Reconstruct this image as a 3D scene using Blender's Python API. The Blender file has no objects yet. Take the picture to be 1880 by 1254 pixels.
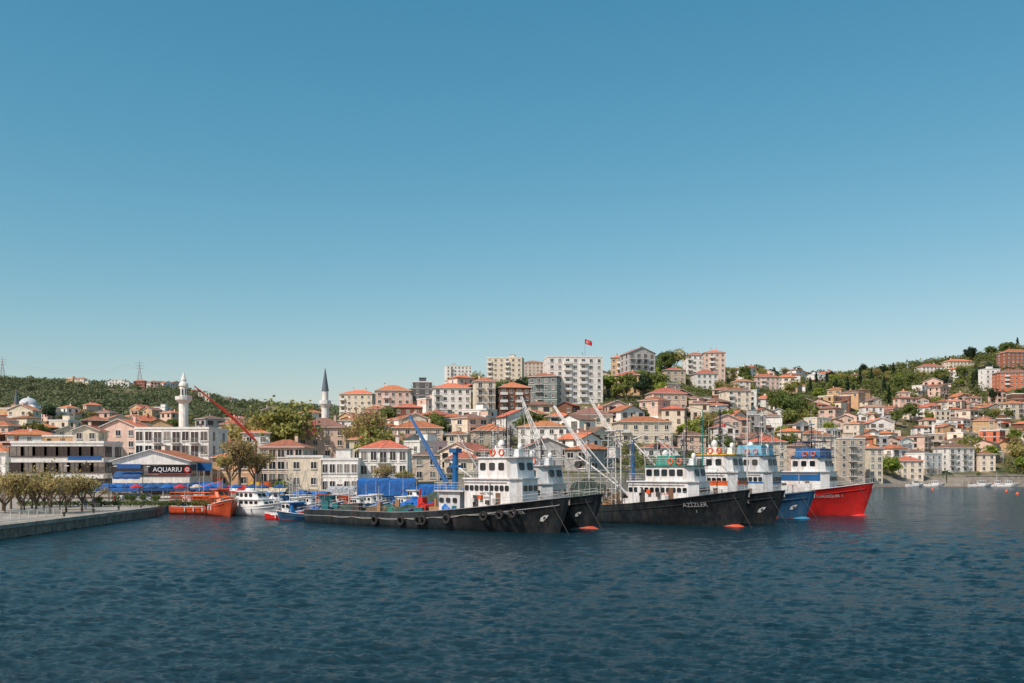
import bpy, math, random
import numpy as np
from mathutils import Vector, Matrix, noise
R=random.Random(11)
F=1828.0; H0=862.0; CX=940.0; CZ=7.0
def X(px,d): return (px-CX)/F*d
def Z(py,d): return CZ+(H0-py)/F*d
def PX(x,y): return CX+x/y*F
def PY(z,y): return H0-(z-CZ)/y*F
SC=bpy.context.scene; COL=SC.collection
rad=math.radians

# ------------------------------------------------------------ materials
MATS={}
def pmat(name,col,rough=.75,var=.15,scale=.8,stain=None,stainamt=.45,bump=0,bscale=None,metal=0,objvar=.0,streak=True,spec=.4,coat=0):
    if name in MATS: return MATS[name]
    m=bpy.data.materials.new(name); m.use_nodes=True; nt=m.node_tree; N=nt.nodes; L=nt.links
    b=N['Principled BSDF']; b.inputs['Roughness'].default_value=rough; b.inputs['Metallic'].default_value=metal
    b.inputs['Specular IOR Level'].default_value=spec
    if coat: b.inputs['Coat Weight'].default_value=coat
    tc=N.new('ShaderNodeTexCoord')
    n=N.new('ShaderNodeTexNoise'); n.inputs['Scale'].default_value=scale; n.inputs['Detail'].default_value=6
    L.new(tc.outputs['Object'],n.inputs['Vector'])
    mr=N.new('ShaderNodeMapRange'); mr.inputs[1].default_value=.3; mr.inputs[2].default_value=.7
    L.new(n.outputs['Fac'],mr.inputs[0])
    mx=N.new('ShaderNodeMix'); mx.data_type='RGBA'
    mx.inputs[6].default_value=(*[c*(1-var) for c in col],1); mx.inputs[7].default_value=(*[min(1,c*(1+var)) for c in col],1)
    L.new(mr.outputs[0],mx.inputs[0]); out=mx.outputs[2]
    if stain:
        mp=N.new('ShaderNodeMapping'); mp.inputs['Scale'].default_value=(1.3,1.3,.22) if streak else (1,1,1)
        L.new(tc.outputs['Object'],mp.inputs['Vector'])
        n2=N.new('ShaderNodeTexNoise'); n2.inputs['Scale'].default_value=1.6; n2.inputs['Detail'].default_value=8; n2.inputs['Roughness'].default_value=.65
        L.new(mp.outputs[0],n2.inputs['Vector'])
        m2=N.new('ShaderNodeMapRange'); m2.inputs[1].default_value=.46; m2.inputs[2].default_value=.72; m2.inputs[4].default_value=stainamt
        L.new(n2.outputs['Fac'],m2.inputs[0])
        mx2=N.new('ShaderNodeMix'); mx2.data_type='RGBA'; mx2.inputs[7].default_value=(*stain,1)
        L.new(m2.outputs[0],mx2.inputs[0]); L.new(out,mx2.inputs[6]); out=mx2.outputs[2]
    if objvar:
        oi=N.new('ShaderNodeObjectInfo'); hv=N.new('ShaderNodeHueSaturation')
        a=N.new('ShaderNodeMapRange'); a.inputs[3].default_value=1-objvar; a.inputs[4].default_value=1+objvar
        L.new(oi.outputs['Random'],a.inputs[0]); L.new(a.outputs[0],hv.inputs['Value'])
        a2=N.new('ShaderNodeMapRange'); a2.inputs[3].default_value=.5+objvar*.06; a2.inputs[4].default_value=.5-objvar*.06
        L.new(oi.outputs['Random'],a2.inputs[0]); L.new(a2.outputs[0],hv.inputs['Hue'])
        L.new(out,hv.inputs['Color']); out=hv.outputs[0]
    L.new(out,b.inputs['Base Color'])
    if bump:
        n3=N.new('ShaderNodeTexNoise'); n3.inputs['Scale'].default_value=bscale or scale*6; n3.inputs['Detail'].default_value=4
        L.new(tc.outputs['Object'],n3.inputs['Vector'])
        bp=N.new('ShaderNodeBump'); bp.inputs['Strength'].default_value=bump; bp.inputs['Distance'].default_value=.1
        L.new(n3.outputs['Fac'],bp.inputs['Height']); L.new(bp.outputs[0],b.inputs['Normal'])
    MATS[name]=m; return m
G=(.22,.19,.15)
WALL={
 'white':pmat('plaster_white',(.80,.78,.73),stain=G,stainamt=.3,objvar=.1),
 'cream':pmat('plaster_cream',(.74,.64,.50),stain=G,stainamt=.35,objvar=.14),
 'pink':pmat('plaster_pink',(.70,.50,.40),stain=G,stainamt=.4,objvar=.14),
 'beige':pmat('plaster_beige',(.56,.46,.36),stain=G,stainamt=.45,objvar=.15),
 'grey':pmat('plaster_grey',(.40,.40,.39),stain=G,stainamt=.5,objvar=.2),
 'greygreen':pmat('plaster_grey_green',(.15,.20,.19),stain=G,stainamt=.3),
 'ochre':pmat('plaster_ochre',(.60,.38,.20),stain=G,stainamt=.45,objvar=.12),
 'brown':pmat('timber_brown',(.20,.085,.05),stain=(.08,.05,.04),objvar=.2),
 'orange':pmat('plaster_orange_red',(.58,.17,.08),stain=G,stainamt=.4,objvar=.1),
 'dark':pmat('cladding_dark',(.09,.095,.10),stain=(.2,.2,.2),stainamt=.3),
 'brick':pmat('brick_wall',(.32,.12,.07),scale=3,var=.3),
 'stone':pmat('stone_pinkish',(.64,.50,.40),stain=G,stainamt=.5),
}
ROOF=[pmat('roof_tile_a',(.46,.145,.07),scale=1.2,var=.32,stain=(.18,.1,.07),streak=False,stainamt=.6,objvar=.2,bump=.5,bscale=4,rough=.85),
      pmat('roof_tile_b',(.36,.125,.07),scale=1.2,var=.35,stain=(.14,.09,.07),streak=False,stainamt=.6,objvar=.2,bump=.5,bscale=4,rough=.85),
      pmat('roof_tile_c',(.56,.19,.085),scale=1.2,var=.3,stain=(.22,.11,.07),streak=False,stainamt=.5,objvar=.15,bump=.5,bscale=4,rough=.85),
      pmat('roof_tile_old',(.24,.125,.09),scale=1.2,var=.35,stain=(.12,.1,.08),streak=False,stainamt=.6,objvar=.2,bump=.5,bscale=4,rough=.85)]
ROOFG=pmat('roof_flat_grey',(.32,.31,.29),objvar=.15)
TRIM=pmat('trim_white',(.74,.73,.70),var=.08,stain=G,stainamt=.3)
TRIMD=pmat('trim_brown',(.16,.09,.05))
CONC=pmat('concrete',(.36,.32,.265),scale=.5,var=.3,stain=(.13,.105,.08),stainamt=.7,bump=.5,bscale=3)
CONCD=pmat('concrete_wet_wall',(.24,.20,.15),scale=1.2,var=.45,stain=(.05,.042,.032),stainamt=.9,bump=1,bscale=1.5)
def glassmat(name,dark,light):
    m=bpy.data.materials.new(name); m.use_nodes=True; nt=m.node_tree; N=nt.nodes; L=nt.links
    b=N['Principled BSDF']; b.inputs['Roughness'].default_value=.12
    oi=N.new('ShaderNodeObjectInfo'); r=N.new('ShaderNodeMapRange'); r.inputs[1].default_value=.45
    L.new(oi.outputs['Random'],r.inputs[0])
    tc=N.new('ShaderNodeTexCoord'); n=N.new('ShaderNodeTexNoise'); n.inputs['Scale'].default_value=1.1; L.new(tc.outputs['Object'],n.inputs['Vector'])
    mu=N.new('ShaderNodeMath'); mu.operation='MULTIPLY'; L.new(r.outputs[0],mu.inputs[0]); L.new(n.outputs['Fac'],mu.inputs[1])
    mx=N.new('ShaderNodeMix'); mx.data_type='RGBA'; mx.inputs[6].default_value=(*dark,1); mx.inputs[7].default_value=(*light,1)
    L.new(mu.outputs[0],mx.inputs[0]); L.new(mx.outputs[2],b.inputs['Base Color']); return m
GLASS=glassmat('window_glass',(.018,.025,.03),(.5,.46,.4))
CGLASS=glassmat('cabin_glass',(.012,.018,.022),(.05,.07,.08))
METAL=pmat('galvanised_metal',(.40,.41,.41),rough=.45,metal=.6)
WPAINT=pmat('boat_white_paint',(.72,.73,.72),rough=.4,var=.1,stain=(.36,.24,.15),stainamt=.65,spec=.5)
WPAINT2=pmat('boat_grey_white_paint',(.56,.59,.60),rough=.4,var=.15,stain=(.30,.2,.13),stainamt=.65,spec=.5)
BULIN=pmat('bulwark_inside_paint',(.26,.28,.28),rough=.5,stain=(.3,.15,.08),stainamt=.6)
WTUBE=pmat('white_painted_steel',(.62,.62,.60),rough=.4,stain=(.3,.18,.1),stainamt=.6)
GTUBE=pmat('grey_painted_steel',(.40,.41,.41),rough=.5,stain=(.25,.15,.1),stainamt=.6)
BLACKH=pmat('hull_black_paint',(.016,.022,.026),rough=.4,var=.4,stain=(.10,.085,.07),stainamt=.45,spec=.45)
BLUEH=pmat('hull_blue_paint',(.025,.10,.20),rough=.4,stain=(.15,.15,.15),stainamt=.4)
REDH=pmat('hull_red_paint',(.55,.022,.02),rough=.4,stain=(.28,.04,.03),stainamt=.4)
ORH=pmat('hull_orange_paint',(.58,.085,.03),rough=.5,stain=(.2,.06,.03),stainamt=.6)
ANTIF=pmat('antifouling_red',(.48,.08,.035),rough=.6,stain=(.2,.07,.05),stainamt=.6)
DECKM=pmat('deck_paint',(.13,.11,.09),stain=(.26,.17,.1),streak=False)
RUBB=pmat('rubber_black',(.02,.02,.02),rough=.85)
ROPE=pmat('rope_dark',(.06,.055,.05))
BLUEP=pmat('blue_paint',(.012,.11,.30),rough=.5,stain=(.06,.1,.14),spec=.25)
TARP=pmat('blue_tarpaulin',(.015,.12,.40),rough=.5,bump=.6,bscale=2,var=.25,stain=(.06,.12,.22),stainamt=.3)
TEAL=pmat('teal_paint',(.02,.16,.18),rough=.5)
GREENP=pmat('green_paint',(.02,.22,.17),rough=.4,stain=(.12,.12,.08))
REDP=pmat('red_paint',(.52,.03,.025),rough=.4,var=.15,stain=(.2,.04,.03))
DREDP=pmat('dark_red_paint',(.34,.035,.02),rough=.5,var=.2)
ORP=pmat('orange_paint',(.68,.12,.03),rough=.4,stain=(.25,.07,.03))
YELP=pmat('yellow_paint',(.68,.42,.05),rough=.45)
DARKM=pmat('dark_steel',(.05,.05,.05),rough=.5,stain=(.2,.1,.05))
DARKIN=pmat('interior_shade',(.03,.03,.03))
NETM=pmat('fishing_net',(.05,.075,.06),scale=6,var=.6,bump=1,bscale=12,rough=.95)
NETM2=pmat('fishing_net_brown',(.14,.09,.05),scale=6,var=.6,bump=1,bscale=12,rough=.95)
SLATE=pmat('lead_spire',(.10,.13,.15),rough=.5)
LEAD=pmat('lead_dome',(.50,.52,.54),rough=.6)
SIGNB=pmat('sign_blue',(.01,.09,.28),rough=.4)
SIGNK=pmat('sign_black',(.008,.009,.011),rough=.6,spec=.2)
LETW=pmat('lettering_white',(.72,.72,.70),rough=.5,var=.03)
LETR=pmat('lettering_red',(.62,.03,.04),rough=.5,var=.05)
BARK=pmat('bark',(.15,.115,.08),var=.4,scale=3,bump=.6,rough=.95)

def leafm(name,dark,light,ov=.25):
    m=bpy.data.materials.new(name); m.use_nodes=True; nt=m.node_tree; N=nt.nodes; L=nt.links
    b=N['Principled BSDF']; b.inputs['Roughness'].default_value=.7; b.inputs['Specular IOR Level'].default_value=.2
    tc=N.new('ShaderNodeTexCoord'); n=N.new('ShaderNodeTexNoise'); n.inputs['Scale'].default_value=.55; n.inputs['Detail'].default_value=5; n.inputs['Roughness'].default_value=.7
    L.new(tc.outputs['Object'],n.inputs['Vector'])
    r=N.new('ShaderNodeMapRange'); r.inputs[1].default_value=.35; r.inputs[2].default_value=.65; L.new(n.outputs['Fac'],r.inputs[0])
    mx=N.new('ShaderNodeMix'); mx.data_type='RGBA'; mx.inputs[6].default_value=(*dark,1); mx.inputs[7].default_value=(*light,1)
    L.new(r.outputs[0],mx.inputs[0])
    oi=N.new('ShaderNodeObjectInfo'); hv=N.new('ShaderNodeHueSaturation')
    a=N.new('ShaderNodeMapRange'); a.inputs[3].default_value=1-ov; a.inputs[4].default_value=1+ov; L.new(oi.outputs['Random'],a.inputs[0]); L.new(a.outputs[0],hv.inputs['Value'])
    a2=N.new('ShaderNodeMapRange'); a2.inputs[3].default_value=.5+ov*.08; a2.inputs[4].default_value=.5-ov*.1; L.new(oi.outputs['Random'],a2.inputs[0]); L.new(a2.outputs[0],hv.inputs['Hue'])
    L.new(mx.outputs[2],hv.inputs['Color']); L.new(hv.outputs[0],b.inputs['Base Color'])
    t=N.new('ShaderNodeBsdfTranslucent'); L.new(hv.outputs[0],t.inputs['Color'])
    ms=N.new('ShaderNodeMixShader'); ms.inputs[0].default_value=.35
    L.new(b.outputs[0],ms.inputs[1]); L.new(t.outputs[0],ms.inputs[2]); L.new(ms.outputs[0],N['Material Output'].inputs['Surface'])
    return m
LEAFG=leafm('foliage_green',(.08,.115,.03),(.24,.29,.08))
LEAFO=leafm('foliage_olive_spring',(.20,.19,.055),(.46,.43,.14),.15)
LEAFD=leafm('foliage_dark',(.02,.045,.025),(.06,.10,.045),.15)
LEAFB=leafm('foliage_budding_brown',(.24,.18,.07),(.48,.38,.16),.12)
LEAFY=leafm('foliage_bright_green',(.13,.20,.03),(.34,.42,.08))
LEAFQ=leafm('foliage_quay_yellow_olive',(.22,.18,.06),(.50,.42,.17),.12)
WOODF=leafm('woodland_far_haze_tint',(.075,.11,.06),(.21,.22,.10),.0)  # distance haze mixed into the leaf colour, bluer than the near woodland
WOODN=leafm('woodland_near',(.06,.09,.03),(.25,.26,.08),.0)

# ------------------------------------------------------------ mesh builder
class MB:
    def __init__(s): s.v=[]; s.f=[]; s.m=[]; s.M=None
    def add(s,vs,fs,m=0):
        o=len(s.v)
        for p in vs:
            p=Vector(p)
            if s.M: p=s.M@p
            s.v.append(tuple(p))
        for f in fs: s.f.append(tuple(i+o for i in f)); s.m.append(m)
    def box(s,x0,x1,y0,y1,z0,z1,m=0,tx=0,ty=0):
        vs=[(x0,y0,z0),(x1,y0,z0),(x1,y1,z0),(x0,y1,z0),(x0+tx,y0+ty,z1),(x1-tx,y0+ty,z1),(x1-tx,y1-ty,z1),(x0+tx,y1-ty,z1)]
        s.add(vs,[(3,2,1,0),(4,5,6,7),(0,1,5,4),(1,2,6,5),(2,3,7,6),(3,0,4,7)],m)
    def tube(s,p0,p1,r0,r1=None,n=8,m=0):
        if r1 is None: r1=r0
        p0=Vector(p0); p1=Vector(p1); d=(p1-p0)
        if d.length<1e-6: return
        q=d.to_track_quat('Z','Y').to_matrix()
        vs=[]
        for p,r in((p0,r0),(p1,r1)):
            for i in range(n):
                a=2*math.pi*i/n; vs.append(p+q@Vector((math.cos(a)*r,math.sin(a)*r,0)))
        fs=[(i,(i+1)%n,n+(i+1)%n,n+i) for i in range(n)]+[tuple(range(n-1,-1,-1)),tuple(range(n,2*n))]
        s.add(vs,fs,m)
    def lathe(s,prof,n=16,m=0,c=(0,0,0)):
        vs=[]
        for r,z in prof:
            for i in range(n):
                a=2*math.pi*i/n; vs.append((c[0]+math.cos(a)*r,c[1]+math.sin(a)*r,c[2]+z))
        fs=[]
        for k in range(len(prof)-1):
            for i in range(n):
                fs.append((k*n+i,k*n+(i+1)%n,(k+1)*n+(i+1)%n,(k+1)*n+i))
        fs.append(tuple(range(n-1,-1,-1))); fs.append(tuple((len(prof)-1)*n+i for i in range(n)))
        s.add(vs,fs,m)
    def torus(s,c,Rr,r,axis='y',n=16,k=8,m=0):
        vs=[];fs=[]
        for i in range(n):
            a=2*math.pi*i/n
            for j in range(k):
                b=2*math.pi*j/k; rr=Rr+r*math.cos(b); u=rr*math.cos(a); w=rr*math.sin(a); t=r*math.sin(b)
                p={'y':(u,t,w),'x':(t,u,w),'z':(u,w,t)}[axis]; vs.append((c[0]+p[0],c[1]+p[1],c[2]+p[2]))
        for i in range(n):
            for j in range(k): fs.append((i*k+j,((i+1)%n)*k+j,((i+1)%n)*k+(j+1)%k,i*k+(j+1)%k))
        s.add(vs,fs,m)
    def mesh(s,name,mats,smooth=False):
        me=bpy.data.meshes.new(name); me.from_pydata(s.v,[],s.f)
        for m in mats: me.materials.append(m)
        me.polygons.foreach_set('material_index',s.m)
        if smooth: me.polygons.foreach_set('use_smooth',[True]*len(s.f))
        me.update()
        return me
def obj(name,me,parent=None,loc=(0,0,0),rot=(0,0,0),scale=None):
    o=bpy.data.objects.new(name,me); COL.objects.link(o)
    if parent: o.parent=parent
    o.location=loc; o.rotation_euler=rot
    if scale: o.scale=scale
    return o
def part(mb,name,parent,mats,loc=(0,0,0),rot=(0,0,0),smooth=False,label=None):
    o=obj(name,mb.mesh(name,mats,smooth),parent,loc,rot)
    if label: o['label']=label
    return o
def thing(name,label,cat,loc,rz=0,group=None,kind=None,mesh=None):
    o=obj(name,mesh,None,loc,(0,0,rz)); o['label']=label; o['category']=cat
    if group: o['group']=group
    if kind: o['kind']=kind
    return o
def textmesh(body,size,mat,extr=.02,align='CENTER'):
    cu=bpy.data.curves.new('t','FONT'); cu.body=body; cu.size=size; cu.align_x=align; cu.extrude=extr; cu.resolution_u=3
    o=bpy.data.objects.new('t',cu); COL.objects.link(o)
    bpy.context.view_layer.update()
    dg=bpy.context.evaluated_depsgraph_get(); me=bpy.data.meshes.new_from_object(o.evaluated_get(dg))
    bpy.data.objects.remove(o); me.materials.clear(); me.materials.append(mat); return me

# ------------------------------------------------------------ terrain
COLS=[(-900,[(200,908),(300,850),(450,800),(700,750),(1100,705),(1300,698),(1600,700),(4000,760)]),
 (0,[(200,908),(300,850),(450,800),(700,757),(1100,710),(1300,700),(1600,705),(4000,790)]),
 (300,[(200,908),(300,850),(450,805),(700,765),(1100,722),(1300,712),(1600,718),(4000,800)]),
 (450,[(200,908),(300,852),(450,808),(700,775),(1100,752),(1300,744),(1600,748),(4000,810)]),
 (600,[(200,908),(300,850),(400,820),(500,795),(700,772),(1100,758),(1300,754),(1600,758),(4000,810)]),
 (700,[(210,908),(300,838),(380,785),(450,758),(600,748),(1100,765),(4000,810)]),
 (900,[(210,908),(300,828),(380,772),(450,730),(520,702),(600,703),(800,715),(4000,800)]),
 (1050,[(215,908),(300,832),(350,800),(430,745),(500,715),(560,695),(800,710),(4000,800)]),
 (1200,[(230,900),(320,830),(400,760),(470,712),(540,688),(600,684),(800,700),(4000,790)]),
 (1350,[(290,893),(360,835),(430,777),(520,725),(620,702),(750,697),(1000,710),(4000,790)]),
 (1500,[(350,890),(400,845),(500,787),(600,737),(720,710),(850,700),(1100,705),(4000,780)]),
 (1700,[(412,888),(450,866),(520,822),(620,765),(720,713),(820,680),(900,671),(1200,675),(4000,760)]),
 (1880,[(412,888),(450,862),(520,804),(600,748),(700,692),(800,657),(880,646),(1200,650),(4000,750)]),
 (2800,[(412,888),(450,862),(520,804),(600,748),(700,692),(800,650),(880,635),(1200,640),(4000,750)])]
CP=[c[0] for c in COLS]
SHP=([-900,295,560,600,1100,1300,1500,1620,1700,2800],[186,186,188,195,205,275,340,395,410,410])
def shore(px): return float(np.interp(px,*SHP))
def colz(c,d):
    ds=[a for a,b in c]; zs=[Z(b,a) for a,b in c]; return float(np.interp(d,ds,zs))
def ter0(px,d):
    i=max(0,min(len(COLS)-2,int(np.searchsorted(CP,px))-1)); t=min(1,max(0,(px-CP[i])/(CP[i+1]-CP[i]))); t=t*t*(3-2*t)*.5+t*.5
    z=colz(COLS[i][1],d)*(1-t)+colz(COLS[i+1][1],d)*t
    s=shore(px); return max(1.3,min(z,1.3+max(0,d-s-15)*.3))
def ter(x,y):
    z=ter0(PX(x,y),y)
    if z>2:
        k=min(1,(z-2)/12); z+=k*(noise.noise((x*.012,y*.012,0))*4+noise.noise((x*.05,y*.05,3))*1.2)
    return max(1.3,z)
def terp(px,d): return ter(X(px,d),d)
def solve_d(px,py):
    d=shore(px)+8
    while d<1500:
        if PY(terp(px,d),d)<=py: return d
        d+=3
    return 900
vs=[];fs=[];NC=220;NRW=150
for i in range(NC+1):
    px=-900+3700*i/NC; s=shore(px)
    for k in range(NRW+2):
        if k==0: d=s-.4; z=-4
        else:
            d=s+(4200-s)*((k-1)/NRW)**2.4; z=ter(X(px,d),d)
        vs.append((X(px,d),d,z))
W=NRW+2
for i in range(NC):
    for k in range(W-1):
        fs.append((i*W+k,(i+1)*W+k,(i+1)*W+k+1,i*W+k+1))
me=bpy.data.meshes.new('terrain'); me.from_pydata(vs,[],fs)
m=bpy.data.materials.new('hillside_ground'); m.use_nodes=True; nt=m.node_tree; N=nt.nodes; L=nt.links; b=N['Principled BSDF']; b.inputs['Roughness'].default_value=.95; b.inputs['Specular IOR Level'].default_value=.1
g=N.new('ShaderNodeNewGeometry'); n=N.new('ShaderNodeTexNoise'); n.inputs['Scale'].default_value=.07; n.inputs['Detail'].default_value=10; n.inputs['Roughness'].default_value=.75; L.new(g.outputs['Position'],n.inputs['Vector'])
cr=N.new('ShaderNodeValToRGB'); e=cr.color_ramp.elements; e[0].position=.38; e[0].color=(.03,.045,.02,1); e[1].position=.62; e[1].color=(.26,.20,.14,1); x=e.new(.48); x.color=(.10,.10,.045,1)
L.new(n.outputs['Fac'],cr.inputs[0])
sp=N.new('ShaderNodeSeparateXYZ'); L.new(g.outputs['Position'],sp.inputs[0]); mr=N.new('ShaderNodeMapRange'); mr.inputs[1].default_value=2; mr.inputs[2].default_value=6; L.new(sp.outputs['Z'],mr.inputs[0])
n2=N.new('ShaderNodeTexNoise'); n2.inputs['Scale'].default_value=.4; n2.inputs['Detail'].default_value=6; L.new(g.outputs['Position'],n2.inputs['Vector'])
c2=N.new('ShaderNodeMix'); c2.data_type='RGBA'; c2.inputs[6].default_value=(.16,.14,.12,1); c2.inputs[7].default_value=(.34,.30,.25,1); L.new(n2.outputs['Fac'],c2.inputs[0])
mx=N.new('ShaderNodeMix'); mx.data_type='RGBA'; L.new(mr.outputs[0],mx.inputs[0]); L.new(c2.outputs[2],mx.inputs[6]); L.new(cr.outputs[0],mx.inputs[7]); L.new(mx.outputs[2],b.inputs['Base Color'])
me.materials.append(m); me.polygons.foreach_set('use_smooth',[True]*len(fs))
thing('hillside_terrain','green hillside terrain rising from the concrete waterfront','hill',(0,0,0),kind='structure',mesh=me)

# quay
mb=MB()
pts=[(-51.2,70),(-51.4,104),(-52.2,128),(-53.5,150),(-57.5,166),(-62,172),(-62,188),(-420,188),(-420,70)]
n_=len(pts)
mb.add([(x,y,1.35) for x,y in pts],[tuple(range(n_))],0)
for i in range(6):
    (x0,y0),(x1,y1)=pts[i],pts[i+1]
    mb.add([(x0+.25,y0,-3),(x1+.25,y1,-3),(x1,y1,1.0),(x0,y0,1.0)],[(0,1,2,3)],1)
    mb.add([(x0+.18,y0,1.0),(x1+.18,y1,1.0),(x1+.18,y1,1.42),(x0+.18,y0,1.42)],[(0,1,2,3)],0)
    mb.add([(x0+.18,y0,1.42),(x1+.18,y1,1.42),(x1-.5,y1,1.42),(x0-.5,y0,1.42)],[(0,1,2,3)],0)
    mb.add([(x0+.18,y0,1.0),(x1+.18,y1,1.0),(x1,y1,1.0),(x0,y0,1.0)],[(3,2,1,0)],0)
thing('quay_pavement','weathered concrete quay with wet stained seawall','quay',(0,0,0),kind='structure',mesh=mb.mesh('quay_pavement',[CONC,CONCD]))

# ------------------------------------------------------------ water (spectral sea surface)
def npmesh(name,V,Q,smooth=False):
    me=bpy.data.meshes.new(name); me.vertices.add(len(V)); me.vertices.foreach_set('co',V.astype(np.float32).ravel())
    me.loops.add(Q.size); me.loops.foreach_set('vertex_index',Q.astype(np.int32).ravel())
    me.polygons.add(len(Q)); me.polygons.foreach_set('loop_start',np.arange(len(Q),dtype=np.int32)*4)
    if smooth: me.polygons.foreach_set('use_smooth',np.ones(len(Q),dtype=bool))
    me.update(calc_edges=True); return me
CUT=[.12,.24,.48,.96,1.92]
def sea_tile(size,N_,seed,wind,lp,rms,spread):
    r=np.random.default_rng(seed); k1=2*np.pi*np.fft.fftfreq(N_,size/N_); KX,KY=np.meshgrid(k1,k1); K=np.hypot(KX,KY); K[0,0]=1
    kp=2*np.pi/lp; c=(KX*math.cos(wind)+KY*math.sin(wind))/K
    P=np.exp(-1.25*(kp/K)**2)/K**3.4*(np.abs(c)**spread*.94+.06); P[0,0]=0
    Hk=(r.normal(size=K.shape)+1j*r.normal(size=K.shape))*np.sqrt(P)
    h=np.fft.ifft2(Hk).real; Hk*=rms/h.std(); out=[]
    for cu in CUT:
        f=np.clip((2*np.pi/K-cu)/(cu*.6),0,1); A=Hk*f
        out.append((np.fft.ifft2(A).real,np.fft.ifft2(-1j*KX/K*A).real,np.fft.ifft2(-1j*KY/K*A).real))
    return out
def samp(t,size,x,y):
    n=t.shape[0]; u=(x/size%1)*n; v=(y/size%1)*n; i=np.floor(u).astype(int); j=np.floor(v).astype(int); fu=u-i; fv=v-j; i%=n; j%=n; i2=(i+1)%n; j2=(j+1)%n
    return (t[j,i]*(1-fu)+t[j,i2]*fu)*(1-fv)+(t[j2,i]*(1-fu)+t[j2,i2]*fu)*fv
def build_water():
    ys=[14.0]
    while ys[-1]<420: ys.append(ys[-1]+max(.045,.0016*ys[-1]+.00003*ys[-1]**2))
    while ys[-1]<9000: ys.append(ys[-1]*1.08)
    ys=np.array(ys); us=np.linspace(-.68,.68,920)
    U,Y=np.meshgrid(us,ys); Xg=U*Y
    tiles=[(43.0,sea_tile(43.0,768,1,math.radians(250),2.3,.040,5),0.0),(29.0,sea_tile(29.0,768,2,math.radians(222),1.3,.019,3),.3),(61.0,sea_tile(61.0,256,4,math.radians(262),6.5,.028,6),-.2)]
    sp=np.maximum(.045,.0016*Y+.00003*Y**2); sp=np.maximum(sp,1.36/920*Y)
    lv=np.clip(np.log2(np.maximum(sp*2.0,.12)/.12),0,4); l0=np.floor(lv).astype(int); l1=np.minimum(l0+1,4); fr=lv-l0
    D=[np.zeros_like(Xg) for _ in range(3)]
    for size,T_,rot in tiles:
        xr=Xg*math.cos(rot)+Y*math.sin(rot); yr=-Xg*math.sin(rot)+Y*math.cos(rot)
        for L_ in range(5):
            wgt=np.where(l0==L_,1-fr,0)+np.where(l1==L_,fr,0)
            rows=np.where(wgt.max(1)>0)[0]
            if not len(rows): continue
            a,b_=rows[0],rows[-1]+1; s_=slice(a,b_)
            h,dx,dy=[samp(q,size,xr[s_],yr[s_]) for q in T_[L_]]
            D[2][s_]+=h*wgt[s_]; D[0][s_]+=(dx*math.cos(rot)-dy*math.sin(rot))*wgt[s_]; D[1][s_]+=(dx*math.sin(rot)+dy*math.cos(rot))*wgt[s_]
    gust=.9+.3*np.sin(Xg*.06+1.3*np.sin(Y*.05))*np.sin(Y*.08+.7); far=np.clip((700-Y)/300,0,1)*gust
    ch=-.8
    V=np.stack([Xg+ch*D[0]*far,Y+ch*D[1]*far,D[2]*far],-1).reshape(-1,3)
    nr,nc=Xg.shape; idx=np.arange(nr*nc).reshape(nr,nc)
    Q=np.stack([idx[:-1,:-1],idx[:-1,1:],idx[1:,1:],idx[1:,:-1]],-1).reshape(-1,4)
    return npmesh('sea_water',V,Q,True)
me=build_water()
m=bpy.data.materials.new('sea_water'); m.use_nodes=True; nt=m.node_tree; N=nt.nodes; L=nt.links; b=N['Principled BSDF']
b.inputs['Base Color'].default_value=(.003,.023,.034,1); b.inputs['Roughness'].default_value=.14; b.inputs['IOR'].default_value=1.33
g=N.new('ShaderNodeNewGeometry'); mp=N.new('ShaderNodeMapping'); mp.inputs['Scale'].default_value=(.45,1.3,1); mp.inputs['Rotation'].default_value=(0,0,.3); L.new(g.outputs['Position'],mp.inputs[0])
n=N.new('ShaderNodeTexNoise'); n.inputs['Scale'].default_value=6; n.inputs['Detail'].default_value=4; n.inputs['Roughness'].default_value=.6; n.inputs['Distortion'].default_value=.3; L.new(mp.outputs[0],n.inputs['Vector'])
bp=N.new('ShaderNodeBump'); bp.inputs['Strength'].default_value=1; bp.inputs['Distance'].default_value=.07; L.new(n.outputs['Fac'],bp.inputs['Height'])
n2=N.new('ShaderNodeTexNoise'); n2.inputs['Scale'].default_value=2.0; n2.inputs['Detail'].default_value=6; n2.inputs['Roughness'].default_value=.65; n2.inputs['Distortion'].default_value=.3; L.new(mp.outputs[0],n2.inputs['Vector'])
bp2=N.new('ShaderNodeBump'); bp2.inputs['Strength'].default_value=1; bp2.inputs['Distance'].default_value=.26; L.new(n2.outputs['Fac'],bp2.inputs['Height']); L.new(bp.outputs[0],bp2.inputs['Normal'])
L.new(bp2.outputs[0],b.inputs['Normal'])
me.materials.append(m)
thing('sea_water','choppy dark teal blue sea water','water',(0,0,0),kind='structure',mesh=me)

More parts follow.
